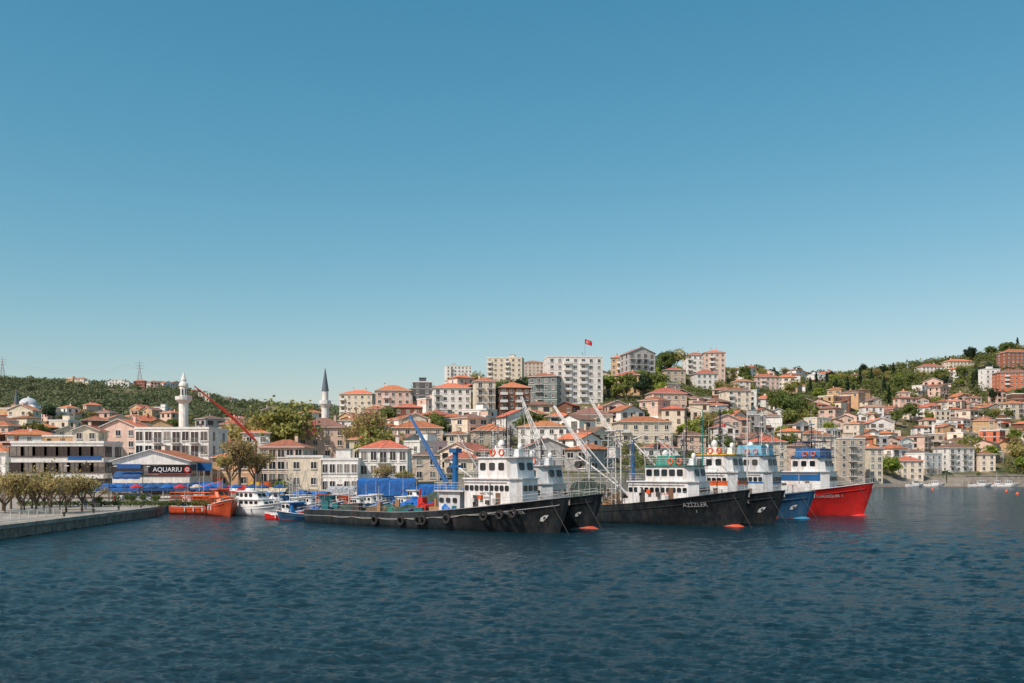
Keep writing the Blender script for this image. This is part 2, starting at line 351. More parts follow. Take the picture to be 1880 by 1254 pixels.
# ------------------------------------------------------------ foliage
def leafcloud(name,C,Rd,nper,size,mat,flat=.75,seed=0,out=.8):
    r=np.random.default_rng(seed); C=np.asarray(C,float); Rd=np.asarray(Rd,float); n=len(C)*nper
    D=r.normal(size=(n,3)); D/=np.linalg.norm(D,axis=1)[:,None]
    cc=np.repeat(C,nper,0); rr=np.repeat(Rd,nper)*r.uniform(.45,1.08,n)
    P=cc+D*rr[:,None]*np.array([1,1,flat])
    Nn=D*out+r.normal(size=(n,3))*.6+np.array([0,0,.25]); Nn/=np.linalg.norm(Nn,axis=1)[:,None]
    T=np.cross(Nn,r.normal(size=(n,3))); T/=np.linalg.norm(T,axis=1)[:,None]+1e-9; B=np.cross(Nn,T)
    s=(size*r.uniform(.6,1.3,n))[:,None]; a=r.uniform(.5,.9,n)[:,None]
    V=np.stack([P-T*s-B*s*a*.3,P-B*s*a,P+T*s+B*s*a*.2,P+B*s*a],1).reshape(-1,3)
    Q=np.arange(n*4).reshape(-1,4); me=npmesh(name,V,Q); me.materials.append(mat); return me
def tree_tmpl(kind,h,rw,seed,mat,leaves=55,clumps=38,size=.3,sparse=False,trunkfrac=.3):
    r=random.Random(seed); mb=MB(); C=[];Rr=[]
    if kind=='cypress':
        mb.tube((0,0,-1),(0,0,h*.3),.3,.2,6)
        for i in range(clumps):
            t=i/clumps; w=rw*math.sin(math.pi*min(1,.12+t*.88))**.7*(1-t*.35); a=r.uniform(0,6.28)
            C.append((math.cos(a)*w*.45,math.sin(a)*w*.45,h*(.08+.9*t))); Rr.append(max(.3,w*.62))
        return mb.mesh('trunk',[BARK]),leafcloud('crown',C,Rr,leaves,size,mat,1.2,seed)
    def branch(p,d,l,rd,lev):
        q=p+d*l; mb.tube(p,q,rd,rd*.62,6 if lev<2 else 4)
        if lev>=(4 if sparse else 3): C.append(tuple(q)); Rr.append(rw*r.uniform(.17,.3)); return
        for k in range(r.choice([3,3,4]) if lev else 5):
            a=r.uniform(0,6.28); tilt=r.uniform(.35,.95)
            nd=(d+Vector((math.cos(a)*tilt,math.sin(a)*tilt,r.uniform(-.1,.35)))).normalized()
            branch(p+d*l*r.uniform(.65,1),nd,l*r.uniform(.55,.78),rd*.6,lev+1)
    tl=h*trunkfrac
    branch(Vector((0,0,-.6)),Vector((r.uniform(-.06,.06),r.uniform(-.06,.06),1)).normalized(),tl+.6,h*.026,0)
    for i in range(clumps if not sparse else clumps//4):
        a=r.uniform(0,6.28); e=r.uniform(-.75,1); rr=r.uniform(.35,.95); ce=math.sqrt(max(0,1-e*e))
        C.append((math.cos(a)*rw*rr*ce,math.sin(a)*rw*rr*ce,h*(trunkfrac+.34)+e*h*.36*rr)); Rr.append(rw*r.uniform(.16,.34))
    return mb.mesh('trunk',[BARK]),leafcloud('crown',C,Rr,leaves,size,mat,.8,seed)
TT={
 'green':[tree_tmpl('b',9,4.2,1,LEAFG,26,40,.34),tree_tmpl('b',8,3.6,2,LEAFG,26,36,.34),tree_tmpl('b',10,4.5,3,LEAFG,26,46,.36)],
 'bright':[tree_tmpl('b',7,3.4,4,LEAFY,28,34,.3)],
 'olive':[tree_tmpl('b',8,3.8,5,LEAFO,20,34,.28),tree_tmpl('b',9,4.2,6,LEAFO,18,34,.28)],
 'bare':[tree_tmpl('b',11,4.6,7,LEAFB,10,28,.17,True),tree_tmpl('b',10,4.2,8,LEAFO,9,28,.17,True)],
 'cypress':[tree_tmpl('cypress',12,1.7,9,LEAFD,60,30,.3)],
 'dark':[tree_tmpl('b',9,3.8,10,LEAFD,28,40,.34)],
 'quay':[tree_tmpl('b',7,3.6,12,LEAFQ,5,60,.15,True,.24),tree_tmpl('b',6.8,3.3,13,LEAFB,5,56,.15,True,.24),tree_tmpl('b',6.4,3.2,14,LEAFQ,5,56,.15,True,.24)],
}
TL={'green':'leafy green tree on the hillside between houses','bright':'small bright green spring tree among houses','olive':'olive green budding tree beside houses','bare':'tall half bare budding tree with thin branches','cypress':'tall narrow dark green cypress tree','dark':'dark evergreen tree among hillside houses','quay':'young sparse yellow olive tree planted on the quay'}
NT=0
def tree(kind,x,y,s=1,label=None,sz=None,z=None):
    global NT; NT+=1
    tm,cm=R.choice(TT[kind]); z=ter(x,y) if z is None else z
    t=thing({'cypress':'cypress_tree'}.get(kind,'tree'),label or TL[kind],'tree',(x,y,z-.1),R.uniform(0,6.28),group={'quay':'trees along the quay'}.get(kind,'trees on the hillside'))
    sc=(s,s,s*(sz or 1))
    obj('trunk',tm,t,scale=sc); obj('crown',cm,t,scale=sc)

# ------------------------------------------------------------ buildings
WC={}
def winmesh(w,h,fr):
    k=(round(w,1),round(h,1),fr)
    if k not in WC:
        w,h=k[0],k[1]; mb=MB(); t=.09
        mb.add([(-w/2,-.03,0),(w/2,-.03,0),(w/2,-.03,h),(-w/2,-.03,h)],[(0,1,2,3)],1)
        mb.box(-w/2-t,-w/2,-.1,.02,-t,h+t); mb.box(w/2,w/2+t,-.1,.02,-t,h+t)
        mb.box(-w/2,w/2,-.1,.02,h,h+t); mb.box(-w/2,w/2,-.1,.02,-t,0); mb.box(-w/2-.15,w/2+.15,-.2,.01,-t-.1,-t-.005)
        if w>.9: mb.box(-.04,.04,-.08,-.031,0,h)
        WC[k]=mb.mesh('window',[{'w':TRIM,'b':TRIMD,'d':DARKM}[fr],GLASS])
    return WC[k]
BALC={}
def balcmesh(w,style):
    k=(round(w,1),style)
    if k not in BALC:
        mb=MB(); w=k[0]; mb.box(-w/2,w/2,-1.3,0,-.15,0,0)
        if style=='solid':
            mb.box(-w/2,w/2,-1.3,-1.2,0,.9,0); mb.box(-w/2,-w/2+.1,-1.2,0,0,.9,0); mb.box(w/2-.1,w/2,-1.2,0,0,.9,0)
        else:
            for i in range(int(w/.25)+1):
                x=-w/2+.03+i*(w-.06)/int(w/.25); mb.box(x-.02,x+.02,-1.28,-1.24,0,.95,1)
            mb.box(-w/2,w/2,-1.3,-1.22,.95,1.02,1); mb.box(-w/2,-w/2+.05,-1.22,0,.95,1.02,1); mb.box(w/2-.05,w/2,-1.22,0,.95,1.02,1)
            for yy in(-.8,-.4):
                mb.box(-w/2,-w/2+.04,yy-.02,yy+.02,0,.95,1); mb.box(w/2-.04,w/2,yy-.02,yy+.02,0,.95,1)
        BALC[k]=mb.mesh('balcony',[TRIM,METAL])
    return BALC[k]
HOUSES=[]; RECTS=[]
NUMW={1:'one',2:'two',3:'three',4:'four',5:'five',6:'six',7:'seven',8:'eight'}
def house(x,y,z,w,dp,h,rz,roof,wm,rm=None,balc=None,fr='w',hero=False,label=None,name='house',cat='house',drop=4,bays=None,ws=(1.2,1.4),group=None,fl=None,door=False,sidewin=True):
    fl=fl or max(1,round(h/3.0)); fh=h/fl
    rn={'hip':'terracotta hip roof','gable':'terracotta gable roof','flat':'flat roof'}[roof]
    if label is None: label=f"{wm if wm!='greygreen' else 'grey green'} {NUMW.get(fl,'tall')}-storey house with {rn} on the hillside"
    t=thing(name,label,cat,(x,y,z),rz,group=group)
    mb=MB(); mb.box(-w/2,w/2,0,dp,-drop,h,0)
    if fl>1 and R.random()<.5:
        for k in range(1,fl): mb.box(-w/2-.06,w/2+.06,-.06,dp+.06,k*fh-.08,k*fh+.08,1)
    if fl>1 and not hero and R.random()<.35: mb.box(-w/2-.025,w/2+.025,-.025,dp+.025,-drop,fh*.97,2)
    if roof=='flat':
        mb.box(-w/2-.15,w/2+.15,-.15,.1,h-.003,h+.5,1); mb.box(-w/2-.15,-w/2+.1,.1,dp+.15,h-.003,h+.5,1); mb.box(w/2-.1,w/2+.15,.1,dp+.15,h-.003,h+.5,1); mb.box(-w/2+.1,w/2-.1,dp-.1,dp+.15,h-.003,h+.5,1)
    part(mb,'wall',t,[WALL[wm],TRIM,WALL[R.choice(['grey','beige','stone','white','brown'])]])
    mb=MB(); o=.55; x0,x1,y0,y1=-w/2-o,w/2+o,-o,dp+o
    rm=rm or R.choice(ROOF)
    if roof=='hip':
        rh=min(w,dp)*.5*R.uniform(.34,.5); mb.box(x0,x1,y0,y1,h+.002,h+.16,1)
        x0-=.01;x1+=.01;y0-=.01;y1+=.01
        if w>=dp: i=(y1-y0)/2*.92; r0=(x0+i,(y0+y1)/2); r1=(x1-i,(y0+y1)/2)
        else: i=(x1-x0)/2*.92; r0=((x0+x1)/2,y0+i); r1=((x0+x1)/2,y1-i)
        vv=[(x0,y0,h+.14),(x1,y0,h+.14),(x1,y1,h+.14),(x0,y1,h+.14),(*r0,h+rh),(*r1,h+rh)]
        if w>=dp: ff=[(0,1,5,4),(1,2,5),(2,3,4,5),(3,0,4)]
        else: ff=[(0,1,4),(1,2,5,4),(2,3,5),(3,0,4,5)]
        mb.add(vv,ff,0)
    elif roof=='gable':
        rh=w*.5*(.45 if not hero or w<14 else .3); mb.add([(x0,y0,h-.05),(0,y0,h+rh),(0,y1,h+rh),(x0,y1,h-.05),(x1,y0,h-.05),(x1,y1,h-.05)],[(0,1,2,3),(1,4,5,2)],0)
        mb.add([(x0,y0,h-.2),(0,y0,h+rh-.15),(0,y1,h+rh-.15),(x0,y1,h-.2),(x1,y0,h-.2),(x1,y1,h-.2)],[(3,2,1,0),(2,5,4,1)],1)
        mb.add([(x0,y0,h-.2),(x0,y0,h-.05),(0,y0,h+rh),(0,y0,h+rh-.15),(x1,y0,h-.05),(x1,y0,h-.2)],[(0,3,2,1),(3,5,4,2)],1)
        mb.add([(-w/2,0,h),(w/2,0,h),(0,0,h+rh*.93)],[(0,1,2)],2)
        mb.add([(x0,y0,h-.2),(x0,y1,h-.2),(x0,y1,h-.05),(x0,y0,h-.05),(x1,y0,h-.2),(x1,y1,h-.2),(x1,y1,h-.05),(x1,y0,h-.05)],[(1,0,3,2),(4,5,6,7)],1)
    else:
        rh=.5; mb.box(-w/2+.1,w/2-.1,.1,dp-.1,h+.002,h+.12,0); rm=ROOFG
    ro=part(mb,'roof',t,[rm,TRIM if R.random()<.6 or hero else TRIMD,WALL[wm]])
    if roof!='flat' and (hero or R.random()<.6):
        c=MB(); cx=R.uniform(-.25,.25)*w; cy=dp*.6; c.box(cx-.35,cx+.35,cy-.3,cy+.3,h+.3,h+rh+.9,0); c.box(cx-.45,cx+.45,cy-.4,cy+.4,h+rh+.9,h+rh+1.05,1)
        part(c,'chimney',ro,[WALL[wm],ROOF[3]])
    elif roof=='flat' and R.random()<.6:
        c=MB(); cx=R.uniform(-.2,.2)*w; hw_=min(1.6,w*.25); c.box(cx-hw_,cx+hw_,dp*.45,dp*.8,h+.12,h+2.4,0); c.box(cx-hw_-.2,cx+hw_+.2,dp*.45-.2,dp*.8+.2,h+2.4,h+2.55,1)
        part(c,'stair_hut',ro,[WALL[wm],ROOFG])
    if R.random()<.4:
        c=MB(); ax=R.uniform(-.3,.3)*w; az=h+rh*.6; c.tube((ax,dp*.5,az),(ax,dp*.5,az+2.6),.04,.03,4)
        for k in range(4): c.tube((ax-.5,dp*.5,az+2.5-.22*k),(ax+.5,dp*.5,az+2.5-.22*k),.02,.02,4)
        part(c,'antenna',ro,[DARKM])
    if not hero and R.random()<.55:
        sgn=R.choice([-1,1]); aw=w*R.uniform(.3,.5); ah=h*R.uniform(.35,.7); xa=sgn*(w/2+aw/2); yy=R.uniform(0,.3)*dp
        c=MB(); c.box(xa-aw/2+.03*sgn,xa+aw/2+.03*sgn,yy,dp*.9,-drop,ah,0)
        if R.random()<.6: c.add([(xa-aw/2-.3,yy-.5,ah-.1),(xa+aw/2+.3,yy-.5,ah-.1),(xa+aw/2+.3,dp*.95,ah+1.0),(xa-aw/2-.3,dp*.95,ah+1.0),(xa-aw/2-.3,yy-.5,ah-.25),(xa+aw/2+.3,yy-.5,ah-.25),(xa+aw/2+.3,dp*.95,ah-.25),(xa-aw/2-.3,dp*.95,ah-.25)],[(0,1,2,3),(0,4,5,1),(1,5,6,2),(3,7,4,0)],1)
        else: c.box(xa-aw/2-.1,xa+aw/2+.1,yy-.1,dp*.9+.1,ah+.003,ah+.25,2)
        part(c,'annex',t,[WALL[R.choice(['white','cream','grey','beige',wm])],rm if roof!='flat' else ROOF[1],TRIM])
        obj('window',winmesh(1.2,1.2,fr),t,(xa,yy,ah*.45))
    if not hero and R.random()<.3:
        c=MB(); aw=w*.6; az=min(h-.6,2.9); c.add([(-aw/2,-.0,az+.5),(aw/2,0,az+.5),(aw/2,-2,az),(-aw/2,-2,az),(-aw/2,-.0,az+.35),(aw/2,0,az+.35),(aw/2,-2,az-.15),(-aw/2,-2,az-.15)],[(0,3,2,1),(3,7,6,2),(4,5,6,7)])
        part(c,'porch',t,[R.choice([ROOF[0],ROOF[1],ROOFG,GTUBE])])
        for xx in(-aw/2+.1,aw/2-.1): c=MB(); c.tube((xx,-1.9,-2),(xx,-1.9,az),.07,.07,5); part(c,'porch_post',t,[TRIM])
    ww,wh=ws; wh=min(wh,fh-1.1)
    nb=bays or max(2,int(w/(3.0 if hero else 3.4)))
    wmh=winmesh(ww,wh,fr)
    for k in range(fl):
        zz=k*fh+(fh-wh)*.52
        for i in range(nb):
            xx=-w/2+(i+.5)*w/nb
            if balc and k>0 and (i in balc[1]):
                obj('balcony',balcmesh(min(w/nb*.95,3.2) if balc[2]==0 else balc[2],balc[0]),t,(xx,0,k*fh+.1))
                obj('door',winmesh(ww*1.15,fh-.75,fr),t,(xx,0,k*fh+.12)); continue
            if door and k==0 and i==nb//2:
                dm=MB(); dm.box(-.55,.55,-.06,.02,0,2.1,0); dm.box(-.65,.65,-.1,.02,2.1,2.2,1); dm.box(-.65,-.56,-.1,.02,0,2.1,1); dm.box(.56,.65,-.1,.02,0,2.1,1)
                part(dm,'door',t,[TRIMD,TRIM],(xx,0,.02)); continue
            if not hero and R.random()<.1: continue
            obj('window',wmh,t,(xx,0,zz))
        if sidewin and (hero or k>=fl-2):
            ns=max(1,int(dp/4.5)); sd=1 if PX(x,y)<CX else -1; sides=[sd]
            if abs(rz)>.15: sides=[1 if rz<0 else -1] if not hero else [1,-1]
            for sgn in sides:
                for j in range(ns): obj('window',wmh,t,(sgn*w/2,(j+.5)*dp/ns,zz),(0,0,sgn*math.pi/2))
    HOUSES.append((x,y,max(w,dp)*.5))
    return t
def B(px0,px1,ytop,ybase,roof,wm,rz=0,balc=None,d=None,dp=None,roofh=True,**k):
    pc=(px0+px1)/2
    d=d or solve_d(pc,ybase); x=X(pc,d); z=ter(x,d)
    w=(px1-px0)/F*d; dp=dp or min(max(8,w*.8),13)
    if rz: w=w/(abs(math.cos(rz))+abs(math.sin(rz))*dp/w*.8)
    if roof=='hip': w-=1.0
    h=Z(ytop,d)-z
    if roof=='hip' and roofh: h-=min(w,dp)*.21
    h=max(3,h)
    RECTS.append((px0,px1,ytop,min(ybase,PY(z,d)),d))
    return house(x,d,z,w,dp,h,rz,roof,wm,balc=balc,hero=True,**k)

AL='apartment_building'
B(1003,1110,656,742,'flat','white',.12,('solid',(2,4),3.2),name=AL,cat='apartment building',label='large white seven-storey apartment block with balconies on the hillside')
B(962,1030,680,750,'hip','greygreen',-.3,('bars',(1,),3.2),name=AL,cat='apartment building',label='dark grey green apartment block with tiled roof and balconies')
B(912,980,700,768,'hip','brown',.2,('solid',(0,2),2.8),name=AL,cat='apartment building',label='red brown timber clad apartment building with white balconies',rm=ROOF[2])
B(868,914,692,768,'hip','cream',.15,('bars',(0,1),3.0),name=AL,cat='apartment building',label='cream narrow apartment building with balconies on each floor')
B(792,870,700,768,'hip','white',.15,('bars',(0,),3.0),name=AL,cat='apartment building',label='white five-storey apartment block with red tiled roof',rm=ROOF[2])
B(757,794,702,750,'flat','dark',.1,fr='w',name=AL,cat='apartment building',label='dark clad narrow modern apartment building on the hillside')
B(686,758,706,760,'hip','pink',.15,('solid',(1,),2.8),name=AL,cat='apartment building',label='pale pink four-storey apartment building with red roof')
B(618,688,714,768,'hip','cream',-.15,('solid',(0,),2.8),name=AL,cat='apartment building',label='cream apartment building with red hip roof and balconies')
B(818,868,672,702,'flat','white',.2,('bars',(1,),2.8),name=AL,cat='apartment building',label='white flat roofed modern apartment building on the ridge')
B(892,960,657,702,'flat','cream',-.1,('solid',(0,3),2.6),name=AL,cat='apartment building',label='cream flat roofed apartment building with penthouse terrace')
B(960,1000,660,690,'hip','beige',.1)
B(1118,1156,650,702,'hip','ochre',-.2,('solid',(1,),2.6),rm=ROOF[2])
B(1150,1208,648,704,'gable','grey',.25,('bars',(0,1,2),2.6),fr='b',label='grey gabled house with glazed balconies on the ridge')
B(1258,1304,644,690,'hip','white',.1,('solid',(0,),2.6),rm=ROOF[0],label='white hilltop house with red tiled roof and antennas')
B(1290,1334,640,692,'hip','pink',-.1,('solid',(1,),2.8),d=solve_d(1300,700)-6,rm=ROOF[2],label='pale pink hilltop house with red tiled roof')
B(1190,1266,710,754,'hip','pink',.1,('solid',(1,),2.8))
B(1275,1322,678,716,'hip','white',.1)
B(1330,1384,708,752,'hip','cream',.15,('solid',(0,),2.6))
B(1384,1436,684,716,'hip','pink',.15,('solid',(1,),2.6))
B(1384,1432,724,752,'hip','white',-.1)
B(1218,1262,672,702,'hip','beige',.1)
B(1132,1240,760,815,'hip','cream',.12,('solid',(0,),2.8),label='wide cream house with red hip roof below the hill')
B(715,818,770,815,'hip','beige',.1)
B(815,862,790,830,'hip','cream',-.1)
B(676,718,776,815,'hip','pink',.1)
B(866,944,778,820,'hip','beige',.2)
B(944,1046,768,820,'hip','white',-.15)
B(1046,1132,748,800,'hip','cream',.15)
B(720,778,738,765,'hip','brown',.1)
B(1240,1300,790,830,'hip','pink',-.1)
B(1538,1592,806,880,'flat','beige',.15,('bars',(1,),3),d=385,name=AL,cat='apartment building',label='beige flat roofed apartment block near the waterfront')
B(1592,1625,818,880,'hip','cream',.1,d=400)
B(1735,1797,812,868,'hip','white',.2,('bars',(0,2),2.8))
B(1797,1830,828,868,'hip','cream',0)
B(1845,1900,640,682,'hip','brick',.1,label='brick house with tiled roof near the hilltop')
B(1808,1838,678,714,'flat','white',.1)
B(1834,1900,676,716,'hip','orange',-.1,('solid',(1,),2.8),label='orange red house with tiled roof on the steep hillside')
B(1740,1792,657,676,'hip','cream',.1)
B(1690,1738,667,686,'hip','white',.1)
B(1650,1700,838,878,'hip','cream',.1,d=425)
B(1500,1540,795,870,'hip','cream',.1,d=350)
# shore row
B(20,190,814,905,'flat','white',.0,d=206,ws=(3.0,1.9),fr='d',bays=8,name='pavilion_restaurant',cat='restaurant',label='long white waterfront restaurant with glazed upper terrace',drop=1,dp=10)
B(206,348,846,905,'gable','white',0,d=200,ws=(3.0,2.0),fr='d',bays=5,name='seafront_restaurant',cat='restaurant',label='low white seafront restaurant with shallow red gable roof',drop=1,roofh=False,dp=14,rm=ROOF[0])
B(244,386,788,905,'flat','white',-.05,d=224,bays=8,ws=(1.5,2.0),name='terrace_building',cat='building',label='white stone building with roof terrace behind the restaurants',drop=1,balc=('bars',(2,4,6),2.2))
B(132,182,790,905,'gable','cream',.12,d=245,name='house',label='cream gabled house with tall upper floor',drop=1,roofh=False)
B(178,256,785,905,'gable','pink',-.1,d=256,name='house',label='pale pink gabled house behind the restaurants',drop=1,roofh=False)
B(385,472,826,905,'hip','ochre',.05,d=216,drop=1,label='ochre waterfront house with bright orange tiled roof',rm=ROOF[2])
B(470,562,806,905,'hip','stone',-.05,d=228,drop=1,bays=5,ws=(1.5,1.9),name='stone_building',cat='building',label='pinkish stone building with tall windows and red roof')
B(540,640,768,880,'hip','pink',.08,d=275,drop=2,name='hotel_building',cat='building',label='pink building with red rooftop lettering sign')
B(528,592,840,905,'flat','cream',0,d=212,drop=1)
B(590,657,845,905,'flat','white',.0,d=212,drop=1,bays=5,ws=(1.1,1.8),name='waterfront_house',label='white flat roofed waterfront wing with tall windows',door=True)
B(655,752,808,905,'hip','white',.0,d=216,drop=1,bays=5,ws=(1.2,1.8),name='waterfront_house',label='white two-storey waterfront house with red hip roof',balc=('bars',(2,),2.8))
B(0,30,808,900,'hip','brown',0,d=222,drop=1)
B(-80,14,815,900,'hip','white',0,d=215,drop=1)
B(440,500,785,880,'hip','white',.1,d=262,drop=1)
B(350,440,800,880,'hip','cream',.1,d=258,drop=1)
B(636,700,796,880,'hip','cream',-.1,d=262,drop=1)
B(752,812,826,905,'hip','beige',.05,d=232,drop=1)
B(812,890,830,900,'hip','cream',.1,d=250,drop=1)
B(890,960,826,900,'hip','white',-.1,d=262,drop=1)
B(960,1050,822,900,'gable','grey',.1,d=268,drop=1,roofh=False)
B(1050,1130,820,900,'hip','beige',-.1,d=280,drop=1)
B(1180,1250,818,880,'hip','white',.1,d=300,drop=2)
B(1380,1450,800,880,'hip','cream',.1,d=330,drop=2)
B(1450,1500,810,880,'hip','pink',.1,d=345,drop=2)

def clash(px0,px1,yt,yb,d,tol):
    for a,b_,t_,u,dd in RECTS:
        if d<dd+3:
            ox=min(px1,b_)-max(px0,a); oy=min(yb,u)-max(yt,t_)
            if ox>0 and oy>0 and ox*oy>tol*(px1-px0)*(yb-yt): return True
    return False
def filler(n,pxr,dr,sep,wr=(7,14),hr=(4.5,10),tries=60,dens=0,far=False,tol=.18):
    c=0
    for _ in range(n*tries):
        if c>=n: break
        px=R.uniform(*pxr); d=R.uniform(*dr)
        if d<shore(px)+10: continue
        x=X(px,d); z=ter(x,d)
        if dens and noise.noise((x*.015+9,d*.015,5))<dens: continue
        if any(abs(x-a)<sep+r*.4 and abs(d-b_)<sep and math.hypot(x-a,d-b_)<sep+r*.4 for a,b_,r in HOUSES): continue
        w=R.uniform(*wr); h=R.uniform(*hr); pw=w/d*F; py=PY(z,d); ph=h/d*F
        if clash(px-pw/2,px+pw/2,py-ph*1.3,py,d,tol): continue
        wm=R.choice(['white','white','white','white','cream','cream','cream','pink','pink','pink','beige','grey','ochre','brown','orange' if px>1500 else 'ochre'])
        roof=R.choice(['hip','hip','hip','hip','gable','gable','flat'])
        house(x,d,z,w,R.uniform(7,10),h,R.uniform(-.85,.85),roof,wm,group='houses on the hillside',ws=R.choice([(1.0,1.3),(1.2,1.5),(1.6,1.4),(2.2,1.4)]) if not far else (1.4,1.6),fr=R.choice('wwwbd'),
              balc=(R.choice(['solid','bars']),(R.choice([0,1]),),2.6) if R.random()<.45 and not far else None,drop=5)
        c+=1
filler(86,(1500,1930),(425,640),9.8,wr=(6.5,12.5),hr=(4,9.5))
filler(24,(1330,1930),(600,780),15,dens=-.1)
filler(40,(1100,1520),(300,560),10,wr=(6.5,12),dens=-.2,tol=.35)
filler(50,(620,1120),(255,480),9,wr=(6,12),hr=(4,8),tol=.4)
filler(38,(-40,600),(255,420),10.5)
filler(36,(-40,620),(420,720),16,far=True,hr=(5,8))
filler(12,(120,330),(1230,1290),13,far=True,wr=(12,18),hr=(7,10))
filler(8,(330,640),(900,1290),16,far=True)
def ftrees(n,pxr,dr,kinds,sr=(.7,1.2),sep=4,tol=.35):
    c=0
    for _ in range(n*40):
        if c>=n: break
        px=R.uniform(*pxr); d=R.uniform(*dr)
        if d<shore(px)+10: continue
        x=X(px,d)
        if any(math.hypot(x-a,d-b_-3)<sep+r*.45 for a,b_,r in HOUSES): continue
        s=R.uniform(*sr); py=PY(ter(x,d),d); pw=7*s/d*F; ph=9*s/d*F
        if clash(px-pw/2,px+pw/2,py-ph,py,d,tol): continue
        tree(R.choice(kinds),x,d,s); c+=1
K=['green','green','green','olive','olive','bright','bright','dark','bare']
ftrees(56,(1110,1520),(330,640),K,(.7,1.4))
ftrees(32,(620,1110),(250,520),K,sep=3)
ftrees(66,(1500,1930),(430,820),K,(.7,1.3),sep=3)
ftrees(28,(-40,620),(260,600),K)
ftrees(10,(1480,1900),(560,800),['cypress'],(.8,1.2))
ftrees(26,(1340,1930),(690,880),['green','dark','olive'],(1,1.5),4)
def T(kind,px,d,s=1,label=None,sz=None): tree(kind,X(px,d),d,s,label,sz)
T('bare',440,203,1.4); T('olive',520,268,2.3,'large olive green spring tree beside the stone building'); T('bare',466,207,1.0); T('bare',422,205,1.1); T('olive',458,270,2.0,'large olive green tree behind the crane'); T('olive',500,276,1.8); T('olive',550,290,1.3)
T('bare',672,256,1.9,'tall budding tree between the minarets and flats'); T('olive',692,250,1.8,'broad olive spring tree below the pink flats'); T('bare',655,270,1.4)
T('bare',700,205,.8); T('bare',735,206,.75); T('bright',515,203,.5)
T('dark',1300,solve_d(1300,705)-14,1.1,'round dark pine tree beside the hilltop houses'); T('olive',1240,solve_d(1240,688),1.8); T('green',1222,solve_d(1222,690),1.5)
T('bright',1215,430,1.3); T('green',1150,430,1.2); T('green',1135,420,1); T('green',1180,445,1.2)
T('bright',1638,420,1.35,'round bright green tree by the waterfront'); T('olive',1772,455,2.0,'broad olive brown tree near the waterfront'); T('olive',1865,450,1.6)
T('olive',1602,560,1); T('cypress',1556,640,1.2); T('cypress',1535,650,1.0); T('cypress',1868,890,1.3); T('dark',1800,690,1.6)
T('green',1440,470,1.7); T('green',1460,480,1.6); T('green',1485,500,1.5); T('green',1430,500,1.5); T('olive',1475,470,1.4); T('green',1450,445,1.3)
T('bare',1350,620,1.2); T('bare',1440,700,1.2)
for px,d,s in[(8,128,1.05),(38,126,1.1),(66,130,1.0),(92,127,1.1),(122,132,1.0),(150,134,1.05),(20,142,1.1),(58,146,1.1),(172,150,.85),(128,148,1),(95,150,1.1),(-30,130,1.1),(45,134,.9),(80,138,.95),(110,140,.9),(5,136,.95)]:
    tree('quay',X(px,d),d,s,z=1.4)
def wood(name,label,n,pxr,dr,rr,leaf,mat,nper,dens=-.2,lift=.5,seed=1):
    C=[];RR=[];r=random.Random(seed)
    while len(C)<n:
        px=r.uniform(*pxr); d=dr[0]+(dr[1]-dr[0])*r.random()**.8
        if d<shore(px)+25: continue
        x=X(px,d)
        if noise.noise((x*.01,d*.01,9))+noise.noise((x*.04,d*.04,2))*.6<dens: continue
        if any(abs(x-a)<q+1 and abs(d-b_)<q+3 for a,b_,q in HOUSES): continue
        q=r.uniform(*rr); C.append((x,d,ter(x,d)+q*lift)); RR.append(q)
    thing(name,label,'trees',(0,0,0),kind='stuff',mesh=leafcloud(name,C,RR,nper,leaf,mat,.8,seed,.7))
wood('distant_woodland','haze-tinted green woodland covering the distant hills',3800,(-400,760),(600,1500),(3,6.5),1.3,WOODF,34,-.15)
wood('hilltop_woodland','dense green woodland along the hilltop',1300,(1280,2150),(640,930),(2.5,5),.8,WOODN,60,-.35,.7,2)
wood('hillside_shrubs','green shrubs and bushes between the hillside houses',3600,(560,2000),(260,720),(.9,2.8),.42,WOODN,48,-.4,.4,3)
wood('town_shrubs','green bushes among the town houses',900,(-200,620),(270,640),(1.2,3.2),.45,WOODN,50,-.25,.4,4)

